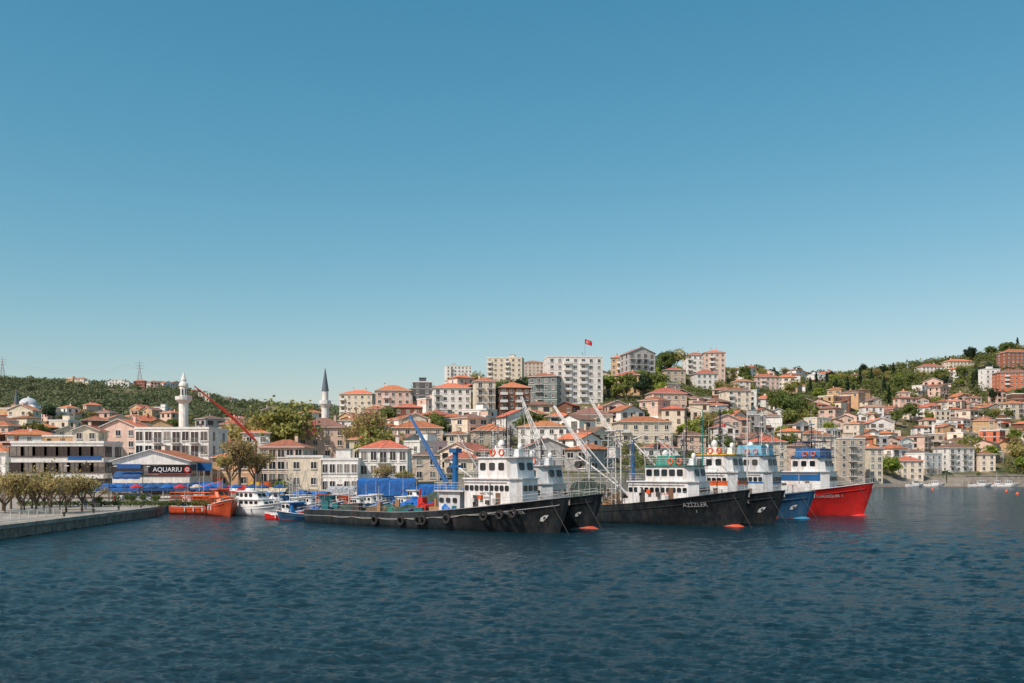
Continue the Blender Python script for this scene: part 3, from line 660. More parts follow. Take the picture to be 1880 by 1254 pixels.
# ------------------------------------------------------------ minarets, mosque, pylons
def minaret(px,d,ytop,stylep,label):
    x=X(px,d); z=ter(x,d); H=Z(ytop,d)-z
    t=thing('minaret',label,'minaret',(x,d,z-.5))
    s=d/F; mb=MB(); W=WALL['white']
    if stylep=='onion':
        zb=H-62*s; r=8.5*s
        mb.lathe([(r*1.5,0),(r*1.5,H*.28),(r,H*.34),(r,zb),(r*1.2,zb+.3),(r*1.75,zb+1.1)],14)
        part(mb,'shaft',t,[W])
        mb=MB(); mb.lathe([(r*1.75,zb+1.1),(r*1.8,zb+2.1),(r*1.65,zb+2.1),(r*1.65,zb+1.2)],14); part(mb,'balcony',t,[TRIM])
        mb=MB(); mb.lathe([(r*.85,zb+1.15),(r*.85,zb+5),(r*1.05,zb+5.3),(r*.95,zb+6.0),(r*.55,zb+6.6),(r*.6,zb+7.2),(r*.35,zb+8.2),(r*.1,zb+9.2),(.03,H+.4)],14); part(mb,'cap',t,[W],smooth=False)
        for k in range(8):
            mb=MB(); a=k*math.pi/4; mb.box(math.cos(a)*r*.86-.15,math.cos(a)*r*.86+.15,math.sin(a)*r*.86-.15,math.sin(a)*r*.86+.15,zb+2.6,zb+4.3); part(mb,'opening_shade',t,[DARKIN])  # solid blocks; the shade inside the window gaps is their dark colour
    else:
        zb=H-65*s; r=6.8*s
        mb.lathe([(r*1.5,0),(r*1.5,H*.28),(r*1.0,H*.36),(r,zb-1.2),(r*1.15,zb-.8),(r*1.55,zb)],12); part(mb,'shaft',t,[W])
        mb=MB(); mb.lathe([(r*1.6,zb),(r*1.6,zb+1.1),(r*1.45,zb+1.1),(r*1.45,zb+.1)],12); part(mb,'balcony',t,[TRIM])
        mb=MB(); mb.lathe([(r*.85,zb+.05),(r*.85,H-41*s)],12); part(mb,'upper_shaft',t,[W])
        mb=MB(); mb.lathe([(r*1.0,H-41*s),(r*.75,H-30*s),(.12,H)],12); part(mb,'spire',t,[SLATE])
        mb=MB(); mb.tube((0,0,H),(0,0,H+1.2),.06,.03,5); part(mb,'finial',t,[YELP])
minaret(337,300,676,'onion','white stone minaret with balcony and onion cap')
minaret(597,305,674,'pencil','slim white minaret with pointed dark lead spire')
minaret(30,640,712,'pencil','distant slim stone minaret beside a domed mosque')
x=X(52,650); t=thing('mosque','distant white mosque with large lead dome','mosque',(x,650,ter(x,650)))
mb=MB(); mb.box(-8,8,-8,8,-3,6,0); mb.box(-6,6,-6,6,6,8.5,0,.6,.6); part(mb,'wall',t,[WALL['white']])
mb=MB(); mb.lathe([(6,8.5)]+[(6*math.cos(a*.1571),8.5+5*math.sin(a*.1571)) for a in range(1,10)]+[(.05,14.5)],20); part(mb,'dome',t,[LEAD],smooth=True)
for sx in(-6.5,6.5):
    mb=MB(); mb.lathe([(2.2*math.cos(a*.19),6+2*math.sin(a*.19)) for a in range(0,8)]+[(.05,8.3)],12,c=(sx,-6.5,0)); part(mb,'small_dome',t,[LEAD],smooth=True)
pyl=[]
for px,yt,d in[(4,655,1330),(256,661,1330)]:
    x=X(px,d); z=ter(x,d); H=Z(yt,d)-z; pyl.append((x,d,z+H*.8))
    t=thing('electricity_pylon','lattice steel electricity pylon on the ridge','pylon',(x,d,z))
    mb=MB(); b0=H*.11
    c4=[(1,1),(-1,1),(-1,-1),(1,-1)]
    for i,(a,c) in enumerate(c4):
        mb.tube((a*b0,c*b0,0),(a*.5,c*.5,H*.72),.3,.22,4); mb.tube((a*.5,c*.5,H*.72),(0,0,H),.22,.15,4)
        for k in range(6):
            t0=k/6;t1=(k+1)/6; r0=b0+(.5-b0)*t0; r1=b0+(.5-b0)*t1; a2,c2_=c4[(i+1)%4]
            mb.tube((a*r0,c*r0,H*.72*t0),(a2*r1,c2_*r1,H*.72*t1),.13,.13,4)
    for zz in(.7,.8,.9): mb.tube((-H*.16,0,H*zz),(H*.16,0,H*zz),.25,.25,4)
    part(mb,'lattice_tower',t,[METAL])
def wire(p,q,sag,r,name='power_cable',label='thin overhead power cable between pylons'):
    mb=MB(); p=Vector(p);q=Vector(q); prev=p
    for i in range(1,13):
        t_=i/12; c=p.lerp(q,t_); c.z-=sag*4*t_*(1-t_); mb.tube(prev,c,r,r,4); prev=c
    thing(name,label,'cable',(0,0,0),mesh=mb.mesh(name,[METAL]))
wire(pyl[0],pyl[1],14,.07); wire((pyl[0][0],pyl[0][1],pyl[0][2]+4),(pyl[1][0],pyl[1][1],pyl[1][2]+4),14,.07)
wire(pyl[1],(X(620,1250),1250,Z(735,1250)),16,.07)

def flagmesh(w,h):
    mb=MB(); n=8
    vs=[];fs=[]
    for i in range(n+1):
        for j in(0,1): vs.append((w*i/n,math.sin(i*.9)*.12*w*.4,h*j-(w*i/n)*.35))
    for i in range(n): fs.append((2*i,2*i+2,2*i+3,2*i+1))
    mb.add(vs,fs,0)
    for y in(-.16*w,):
        c=(w*.36,y,h*.5-w*.13); k=14
        o=[(c[0]+math.cos(a)*h*.26,y,c[2]+math.sin(a)*h*.26) for a in[.5+i*(5.28/k) for i in range(k+1)]]
        inn=[(c[0]+h*.07+math.cos(a)*h*.2,y,c[2]+math.sin(a)*h*.2) for a in[.6+i*(5.08/k) for i in range(k+1)]]
        mb.add(o+inn,[(i,i+1,k+2+i,k+1+i) for i in range(k)],1)
        st=[]
        for i in range(10):
            a=math.pi+i*math.pi/5; r=h*.13 if i%2==0 else h*.05; st.append((c[0]+h*.33+math.cos(a)*r,y,c[2]+math.sin(a)*r))
        mb.add(st,[tuple(range(10))],1)
    return mb.mesh('flag',[REDP,LETW])
def flagpole(px,d,ybase,ytop,w,label='tall flagpole flying a red crescent and star flag'):
    x=X(px,d); z0=Z(ybase,d); z1=Z(ytop,d); t=thing('flagpole',label,'flagpole',(x,d,z0))
    mb=MB(); mb.tube((0,0,-1),(0,0,z1-z0),.1,.06,6); part(mb,'pole',t,[METAL])
    obj('flag',flagmesh(w,w*.68),t,(0,0,z1-z0-w*.7))
dW=solve_d(1056,742)
flagpole(1074,dW+4,660,622,3.0)
flagpole(1322,330,860,775,1.8); flagpole(1250,330,860,800,1.6)

# ------------------------------------------------------------ restaurant details
def sign(px0,px1,y0,y1,d,mat,text,tm,label,size=None,trim=None,name='shop_sign',logo=False):
    w=(px1-px0)/F*d; h=(y1-y0)/F*d; t=thing(name,label,'sign',(X((px0+px1)/2,d),d,Z(y1,d)))
    mb=MB(); mb.box(-w/2,w/2,0,.2,0,h,0)
    if trim: mb.box(-w/2-.1,w/2+.1,-.04,.24,-.16,-.002,1)
    part(mb,'board',t,[mat,trim or mat])
    if text:
        me=textmesh(text,size or h*.9,tm); obj('lettering',me,t,(-.4 if logo else 0,-.03,h*.5-(size or h*.9)*.33),(math.pi/2,0,0))
    if logo:
        mb=MB(); mb.tube((w/2-.65,-.02,h*.5),(w/2-.65,-.12,h*.5),.6,.6,16,0); mb.torus((w/2-.65,-.13,h*.5),.3,.07,'y',12,4,1); part(mb,'logo',t,[REDP,LETW])
sign(272,350,855,869,196.5,SIGNK,'AQUARIU',LETW,'black restaurant sign with white lettering and red emblem',1.3,REDP,logo=True)
sign(214,258,852,860,196.5,SIGNB,'',LETW,'small blue restaurant sign board',.6)
sign(354,388,850,864,205,SIGNB,'',LETW,'small blue restaurant sign board',.45)
sign(124,186,838,845,204.5,SIGNB,'',LETW,'long blue sign on the pavilion front',.8)
t=thing('rooftop_sign','red script lettering sign on a rooftop frame','sign',(X(562,272),272,Z(800,272)))
mb=MB()
for xx in(-2.5,0,2.5): mb.tube((xx,.3,-1),(xx,.3,5),.06,.06,5)
mb.tube((-3,.3,.2),(3,.3,.2),.05,.05,5); mb.tube((-3,.3,2.6),(3,.3,2.6),.05,.05,5); part(mb,'frame',t,[DARKM])
obj('lettering',textmesh('Cafe',2.9,LETR,.08),t,(0,0,2.6),(math.pi/2,0,0)); obj('lettering',textmesh('Canlı',2.6,LETR,.08),t,(.3,0,.3),(math.pi/2,0,0))
def awning(px0,px1,ytop,d,mat,label,dep=4,mat2=None):
    w=(px1-px0)/F*d; z=Z(ytop,d)-1.35; t=thing('awning',label,'awning',(X((px0+px1)/2,d),d,1.35))
    mb=MB(); n=max(2,int(w/1.5))
    for i in range(n):
        a=-w/2+w*i/n; b_=-w/2+w*(i+1)/n; c=(a+b_)/2
        mb.add([(a,0,z),(c,0,z+.1),(b_,0,z),(b_,-dep,z-1),(c,-dep,z-.9),(a,-dep,z-1)],[(0,1,4,5),(1,2,3,4)],i%2 if mat2 else 0)
        mb.add([(a,-dep,z-1),(b_,-dep,z-1),(b_,-dep,z-1.4),(c,-dep,z-1.5),(a,-dep,z-1.4)],[(0,4,3,2,1)],0)
    part(mb,'canopy',t,[mat,mat2 or mat])
    k=max(2,int(w/4))
    for i in range(k+1): mb=MB(); xx=-w/2+.1+(w-.2)*i/k; mb.tube((xx,-dep+.1,0),(xx,-dep+.1,z-1),.06,.06,6); part(mb,'post',t,[TRIM])
awning(190,268,888,197,TARP,'blue awning shading a waterfront terrace'); awning(272,352,887,197,pmat('awning_navy',(.015,.07,.20)),'navy awning shading the restaurant terrace')
awning(354,410,886,199,TARP,'blue awning over the waterfront terrace'); awning(120,188,892,199,TEAL,'teal awning beside the waterfront restaurant')
awning(212,262,866,198,MATS['awning_navy'],'short navy awning over the upper terrace',1.5)
awning(410,470,892,198,REDP,'red and white striped awning by the wharf',3,LETW)
awning(470,528,895,200,pmat('awning_cream',(.5,.42,.3)),'cream awning over a wharf stall',3); awning(20,110,886,198,pmat('awning_brown',(.18,.09,.05)),'brown awning below the pavilion',3)
def parasol(px,d,mat,label):
    t=thing('parasol',label,'parasol',(X(px,d),d,1.35),group='parasols on the waterfront terrace'); mb=MB(); mb.tube((0,0,0),(0,0,2.9),.04,.04,6); part(mb,'pole',t,[METAL])
    mb=MB(); mb.lathe([(1.3,2.1),(1.35,2.25),(.8,2.6),(.05,2.85)],8); part(mb,'canopy',t,[mat])
for i,px in enumerate(range(200,520,26)):
    m_,c_=[(MATS['awning_navy'],'navy'),(TARP,'blue'),(REDP,'red'),(MATS['awning_cream'],'cream'),(MATS['awning_navy'],'navy')][R.randrange(5)]
    parasol(px+R.uniform(-5,5),R.uniform(188.5,192),m_,f'{c_} parasol open above a terrace table')
def tarp_shed(px0,px1,ytop,d,mat,label,h0=1.3,dep=7):
    w=(px1-px0)/F*d; z=Z(ytop,d)-h0; t=thing('tarpaulin_shed',label,'shed',(X((px0+px1)/2,d),d,h0))
    mb=MB(); n=14; vs=[];fs=[]
    for i in range(n+1):
        xx=-w/2+w*i/n; s_=.08*math.sin(i*2.1)+.05*R.uniform(-1,1)
        vs+=[(xx,-.1+R.uniform(-.1,.1),.6),(xx,0,z-.2+s_),(xx,dep/2,z+.3+s_*.5),(xx,dep,z-.4+s_)]
    for i in range(n):
        for j in range(3): fs.append((4*i+j,4*i+4+j,4*i+5+j,4*i+1+j))
    mb.add(vs,fs,0); part(mb,'cover',t,[mat])
    mb=MB()
    for i in range(6):
        xx=-w/2+w*i/5; mb.tube((xx,.15,0),(xx,.15,z-.5),.07,.07,5); mb.tube((xx,dep-.15,0),(xx,dep-.15,z-.5),.07,.07,5); mb.tube((xx,.15,z-.5),(xx,dep-.15,z-.5),.05,.05,5)
    mb.tube((-w/2,.15,z-.55),(w/2,.15,z-.55),.05,.05,5)
    part(mb,'frame',t,[METAL])
tarp_shed(655,762,881,196,TARP,'long blue tarpaulin covered shed on the wharf')
tarp_shed(600,650,896,196,pmat('tarp_grey',(.4,.42,.44)),'grey covered stall on the wharf')
tarp_shed(762,830,892,196,TARP,'blue tarpaulin stall on the wharf')

def crane():
    d=214; t=thing('mobile_crane','mobile crane with long raised dark red boom','crane',(X(470,d),d,1.3))
    def lp(px,py): return (X(px,d)-X(470,d),0,Z(py,d)-1.3)
    mb=MB(); mb.box(-3,3,-1.2,1.2,.7,1.6,0); mb.box(1.6,3.2,-1.15,1.15,1.6,3,0,.2,.1); mb.box(-1.5,1,-1,1,1.6,3,1,.1,.1)
    part(mb,'chassis',t,[ORP,YELP])
    for xx in(-2.2,-.9,2.1):
        for y0 in(-1.35,.9): mb=MB(); mb.tube((xx,y0,.5),(xx,y0+.45,.5),.5,.5,14); part(mb,'wheel',t,[RUBB])
    mb=MB(); a=Vector(lp(470,810)); p0=Vector((0,0,2.6)); p1=Vector(lp(428,768)); p2=Vector(lp(392,738)); p3=Vector(lp(357,709))
    mb.tube(p0,a,.3,.26,4); mb.tube(a,p1,.28,.26,4); mb.tube(p1,p2,.3,.22,4); mb.tube(p2,p3,.2,.13,4); mb.tube(a+Vector((-.3,0,.9)),p1+Vector((.4,0,.9)),.08,.08,4); mb.tube(p1+Vector((.2,0,.9)),p2,.07,.07,4); part(mb,'boom',t,[DREDP])
    mb=MB(); mb.tube(p3,p3+Vector((0,0,-2)),.03,.03,4); mb.box(p3.x-.15,p3.x+.15,-.15,.15,p3.z-2.4,p3.z-2); part(mb,'hook',t,[DARKM])
crane()

# ------------------------------------------------------------ boats
def lerp(a,b,t): return a+(b-a)*t
class Hull:
    def __init__(s,L,Bm,zb,zm,zs,draft=1.4,rake=2.2,stern=.85,full=.62,pw=2.7):
        s.L=L;s.B=Bm;s.zb=zb;s.zm=zm;s.zs=zs;s.dr=draft;s.rake=rake;s.st=stern;s.full=full;s.pw=pw
    def sheer(s,t):
        if t>.4: return s.zm+(s.zb-s.zm)*((t-.4)/.6)**1.6
        return s.zm+(s.zs-s.zm)*((.4-t)/.4)**2
    def hw(s,t,q):
        b=s.B/2*max(0,1-max(0,(t-s.full)/(1-s.full))**s.pw)**.7*(s.st+(1-s.st)*min(1,t/.25))
        f=min(1,max(0,(t-.55)/.42)); f=f*f*(3-2*f)
        g=(1-(1-q)**4)**.55*(1-f)+(.52+.48*q*q)*q**.38*f
        return b*g
    def x(s,t,q): return t*(s.L-s.rake*(1-q)**1.2*t**5)
    def z(s,t,q): return -s.dr+(s.sheer(t)+s.dr)*q
    def at(s,x,z):
        t=min(1,x/s.L)
        for _ in range(12):
            q=min(1,max(0,(z+s.dr)/(s.sheer(t)+s.dr))); t=min(1,max(0,t+(x-s.x(t,q))/s.L))
        return s.hw(t,q)
    def build(s,parent,mats,band=None,boot=.12,bul=.85,ns=40,nq=14,rail=True):
        mb=MB(); vs=[]
        for i in range(ns+1):
            t=i/ns; t=1-(1-t)**1.35
            for j in range(nq+1): vs.append((t,j/nq))
        P=[(s.x(t,q),s.hw(t,q),s.z(t,q)) for t,q in vs]
        w=nq+1; fs=[];ms=[]
        for i in range(ns):
            for j in range(nq):
                q4=(i*w+j,(i+1)*w+j,(i+1)*w+j+1,i*w+j+1); zc=sum(P[k][2] for k in q4)/4; m=0
                if zc<boot: m=1
                if band and zc>P[i*w+nq][2]-band: m=2
                fs.append(q4); ms.append(m)
        top=[P[i*w+nq] for i in range(ns+1)]
        KL=5
        def yin(x,y,z,f): return max(0,min(y-.15,s.at(x,z-bul*f)-.16))
        low=[yin(x,y,z,1) for x,y,z in top]
        for sg in(-1,1):
            vv=[(x,y*sg,z) for x,y,z in P]
            o=len(mb.v); mb.v+=vv
            for f,m in zip(fs,ms):
                f2=f if sg<0 else f[::-1]; mb.f.append(tuple(k+o for k in f2)); mb.m.append(m)
            iv=[]
            for (x,y,z) in top:
                iv.append((x,y*sg,z))
                for k in range(KL+1): iv.append((x-.05,yin(x,y,z,k/KL)*sg,z-bul*k/KL))
            n_=KL+2; ff=[]
            for i in range(ns):
                for k in range(n_-1): ff.append((n_*i+k,n_*(i+1)+k,n_*(i+1)+k+1,n_*i+k+1))
            mb.add(iv,ff,3)
        tr=[(0,-s.hw(0,j/nq),s.z(0,j/nq)) for j in range(nq+1)]; tr2=[(0,s.hw(0,j/nq),s.z(0,j/nq)) for j in range(nq,-1,-1)]
        mb.add(tr+tr2,[tuple(range(len(tr)+len(tr2)))],0)
        h=part(mb,'hull',parent,mats)
        md=MB(); vv=[]
        for (x,y,z),yl in zip(top,low): vv+=[(x,-yl,z-bul+.02),(x,yl,z-bul+.02)]
        md.add(vv,[(2*i,2*i+2,2*i+3,2*i+1) for i in range(ns)],0); part(md,'deck',parent,[DECKM])
        for sg in(-1,1):
            mr=MB(); pr=None
            for i in range(0,ns+1):
                x,y,z=top[i]; zz=z-bul*.9; xx=min(x,s.L-.9); p=Vector((xx,(s.at(xx,zz)+.02)*sg,zz))
                if pr: mr.tube(pr,p,.05,.05,5)
                pr=p
            part(mr,'rub_rail',parent,[mats[5] if len(mats)>5 else mats[0]])
            mr=MB()
            for i in range(ns):
                a=top[i];b_=top[i+1]; mr.tube((a[0],a[1]*sg,a[2]+.02),(b_[0],b_[1]*sg,b_[2]+.02),.05,.05,5)
            part(mr,'cap_rail',parent,[mats[4] if len(mats)>4 else mats[0]])
        return h
def railing(parent,pts,h=.95,mat=None,sp=1.2,closed=False,rails=3,r=.02,name='railing'):
    mb=MB(); P=[Vector(p) for p in pts]
    if closed: P.append(P[0])
    for a,b_ in zip(P[:-1],P[1:]):
        n=max(1,int((b_-a).length/sp))
        for i in range(n+1):
            p=a.lerp(b_,i/n); mb.tube(p,p+Vector((0,0,h)),r,r,4)
        for k in range(rails):
            o=Vector((0,0,h*(k+1)/rails)); mb.tube(a+o,b_+o,r*(1.3 if k==rails-1 else .8),None,4)
    return part(mb,name,parent,[mat or WTUBE])
CW={}
def cwin(parent,w,h,loc,face,name='window'):
    k=(round(w,2),round(h,2))
    if k not in CW:
        mb=MB(); c=.14; pts=[]
        for sx,sz,a0 in((1,1,0),(-1,1,90),(-1,-1,180),(1,-1,270)):
            for a in(0,45,90): pts.append((sx*(w/2-c)+math.cos(rad(a0+a))*c,sz*(h/2-c)+math.sin(rad(a0+a))*c))
        n=len(pts)
        mb.add([(x,-.02,z) for x,z in pts],[tuple(range(n))[::-1]],1)
        o=[(x*1.1,-.05,z*1.14) for x,z in pts]; ii=[(x,-.05,z) for x,z in pts]; ib=[(x,-.02,z) for x,z in pts]; ob=[(x*1.1,.01,z*1.14) for x,z in pts]
        mb.add(o+ii+ib+ob,[(i,(i+1)%n,n+(i+1)%n,n+i) for i in range(n)]+[(n+i,n+(i+1)%n,2*n+(i+1)%n,2*n+i) for i in range(n)]+[(i,(i+1)%n,3*n+(i+1)%n,3*n+i) for i in range(n)],0)
        CW[k]=mb.mesh('window',[DARKM,CGLASS])
    return obj(name,CW[k],parent,loc,(0,0,{'s':0,'f':math.pi/2,'p':math.pi,'a':-math.pi/2}[face]))
def tier(parent,x0,x1,hw,z0,z1,mat,name='deckhouse',front=.35,visor=.35,roofm=None,chamf=.5,wins=None,stripe=None,label=None):
    mb=MB(); c=chamf
    base=[(x0,-hw),(x1-c,-hw),(x1,-hw+c),(x1,hw-c),(x1-c,hw),(x0,hw)]
    top=[(x0,-hw),(x1-c-front,-hw),(x1-front,-hw+c),(x1-front,hw-c),(x1-c-front,hw),(x0,hw)]
    n=6; mb.add([(x,y,z0) for x,y in base]+[(x,y,z1) for x,y in top],[(i,(i+1)%n,n+(i+1)%n,n+i) for i in range(n)]+[tuple(range(n,2*n))],0)
    if stripe:
        zs,ze,mm=stripe; mb.box(x0-.03,x1-c-.02,-hw-.03,hw+.03,zs,ze,1); mb.box(x1-c-.02,x1+.03,-hw+c,hw-c,zs,ze,1)
    v=visor
    rp=[(x0-.15,-hw-.2),(x1-c-front+v,-hw-.2),(x1-front+v,-hw+c-.1),(x1-front+v,hw-c+.1),(x1-c-front+v,hw+.2),(x0-.15,hw+.2)]
    mb.add([(x,y,z1+.002) for x,y in rp]+[(x,y,z1+.14) for x,y in rp],[(i,(i+1)%n,n+(i+1)%n,n+i) for i in range(n)]+[tuple(range(n,2*n)),tuple(range(n-1,-1,-1))],2)
    p=part(mb,name,parent,[mat,stripe[2] if stripe else mat,roofm or mat],label=label)
    if wins:
        ww,wh,zc=wins; Ls=x1-c-front-x0; k=max(1,int(Ls/(ww*1.35)))
        for i in range(k): cwin(p,ww,wh,(x0+Ls*(i+.5)/k,-hw-.005,zc),'s'); 
        for i in range(k): cwin(p,ww,wh,(x0+Ls*(i+.5)/k,hw+.005,zc),'p')
        fw=2*(hw-c); k=max(1,int(fw/(ww*1.25))); fx=x1-front*(zc-z0)/(z1-z0)+.06
        for i in range(k):
            o=cwin(p,ww,wh,(fx,-hw+c+fw*(i+.5)/k,zc),'f')
            o.rotation_euler=(-math.atan2(front,z1-z0),0,math.pi/2)
    return p
def mastpart(parent,p0,p1,r,mat,name='mast',r1=None,yards=(),label=None):
    mb=MB(); mb.tube(p0,p1,r,r1 or r*.6,8); p0=Vector(p0);p1=Vector(p1)
    for f,w in yards:
        c=p0.lerp(p1,f); mb.tube(c+Vector((0,-w,0)),c+Vector((0,w,0)),r*.45,r*.45,5); mb.tube(c+Vector((-w*.4,0,.15)),c+Vector((w*.4,0,.15)),r*.35,r*.35,5)
    return part(mb,name,parent,[mat],label=label)
def lattice(parent,p0,p1,w,mat,name='boom'):
    mb=MB(); p0=Vector(p0);p1=Vector(p1); d=(p1-p0); n=max(4,int(d.length/.8)); q=d.to_track_quat('Z','Y').to_matrix()
    cs=[q@Vector((a*w,b_*w,0)) for a,b_ in((1,1),(-1,1),(-1,-1),(1,-1))]
    for k,c in enumerate(cs): mb.tube(p0+c,p1+c*.45,.05,.04,5)
    for i in range(n):
        s0=1-.55*i/n; s1=1-.55*(i+1)/n
        for k in range(4): mb.tube(p0+d*(i/n)+cs[k]*s0,p0+d*((i+1)/n)+cs[(k+1)%4]*s1,.022,.022,4)
    return part(mb,name,parent,[mat])
def stays(parent,lines,name='rigging_line',r=.022):
    for a,b_ in lines: mb=MB(); mb.tube(a,b_,r,r,4); part(mb,name,parent,[ROPE])
def heap(parent,cx,cy,cz,rx,ry,rz,mat,name='net_heap',seed=0,label=None):
    mb=MB(); n=26;k=11;vs=[];fs=[]
    for j in range(k):
        e=j/(k-1)*math.pi/2
        for i in range(n):
            a=i/n*2*math.pi; f=1+.4*noise.noise((math.cos(a)*1.6+seed,math.sin(a)*1.6,j*.5))+.15*noise.noise((math.cos(a)*5+seed,math.sin(a)*5,j*1.5))
            vs.append((cx+math.cos(a)*math.cos(e)*rx*f,cy+math.sin(a)*math.cos(e)*ry*f,cz+math.sin(e)*rz*f))
    for j in range(k-1):
        for i in range(n): fs.append((j*n+i,j*n+(i+1)%n,(j+1)*n+(i+1)%n,(j+1)*n+i))
    mb.add(vs,fs); return part(mb,name,parent,[mat],smooth=True,label=label)
TYRE=MB(); TYRE.torus((0,0,0),.46,.18,'y',18,8); TYRE=TYRE.mesh('tyre_fender',[RUBB],True)
RING=MB(); RING.torus((0,0,0),.34,.1,'y',16,8); RING=RING.mesh('life_ring',[ORP],True)
DOME=MB(); DOME.lathe([(.3,0),(.42,.15),(.45,.45),(.36,.75),(.18,.92),(.02,.97)],12); DOME=DOME.mesh('radar_dome',[LETW],True)
CRM=[TEAL,ORP,LETW,TARP,pmat('crate_wood',(.35,.2,.1)),DARKM,MATS['crate_wood']]
CRMESH=[]
for m_ in CRM:
    mb=MB(); mb.box(-.5,.5,-.35,.35,0,1,0,-.03,-.03); mb.box(-.56,.56,-.41,.41,1.001,1.06,0); mb.box(-.45,.45,-.3,.3,1.061,1.08,0); CRMESH.append(mb.mesh('crate',[m_]))
def crate(parent,x,y,z,s,h,k): obj('crate',CRMESH[k],parent,(x,y,z),(0,0,(x*7)%.6),(s,s,h))
def radar(parent,x,y,z):
    mb=MB(); mb.tube((x,y,z),(x,y,z+.35),.15,.12,8); mb.box(x-.1,x+.1,y-1,y+1,z+.35,z+.52); part(mb,'radar_antenna',parent,[LETW])
def hulltext(parent,H,body,size,xc,zc,mat,name='hull_lettering'):
    me=textmesh(body,size,mat,0)
    for v in me.vertices:
        x=xc+v.co.x; z=zc+v.co.y+(v.co.x*.05); v.co=(x,-H.at(x,z)-.07,z)
    obj(name,me,parent)
def hullpoly(parent,H,pts,mat,name,off=.03):
    c=(sum(p[0] for p in pts)/len(pts),sum(p[1] for p in pts)/len(pts)); mb=MB(); K=4
    for a,b_ in zip(pts,pts[1:]+pts[:1]):
        g=[]
        for i in range(K+1):
            f=i/K; g.append(((lerp(c[0],a[0],f),lerp(c[1],a[1],f)),(lerp(c[0],b_[0],f),lerp(c[1],b_[1],f))))
        for i in range(K):
            q=[g[i][0],g[i+1][0],g[i+1][1],g[i][1]]; mb.add([(x,-H.at(x,z)-off,z) for x,z in q],[(0,1,2,3)])
    part(mb,name,parent,[mat])
class Boat:
    def __init__(s,name,label,tip,d,L,ang,cat='fishing boat',group=None):
        a=rad(ang); s.c=math.cos(a); s.s=math.sin(a); tx=X(tip,d); s.O=(tx-L*s.c,d-L*s.s); s.L=L
        s.t=thing(name,label,cat,(s.O[0],s.O[1],0),a,group=group)
    def cl(s,px,py,ly=0):
        u=(px-CX)/F; ox=s.O[0]-s.s*ly; oy=s.O[1]+s.c*ly
        t=(u*oy-ox)/(s.c-u*s.s); d=oy+t*s.s; return Vector((t,ly,Z(py,d)))
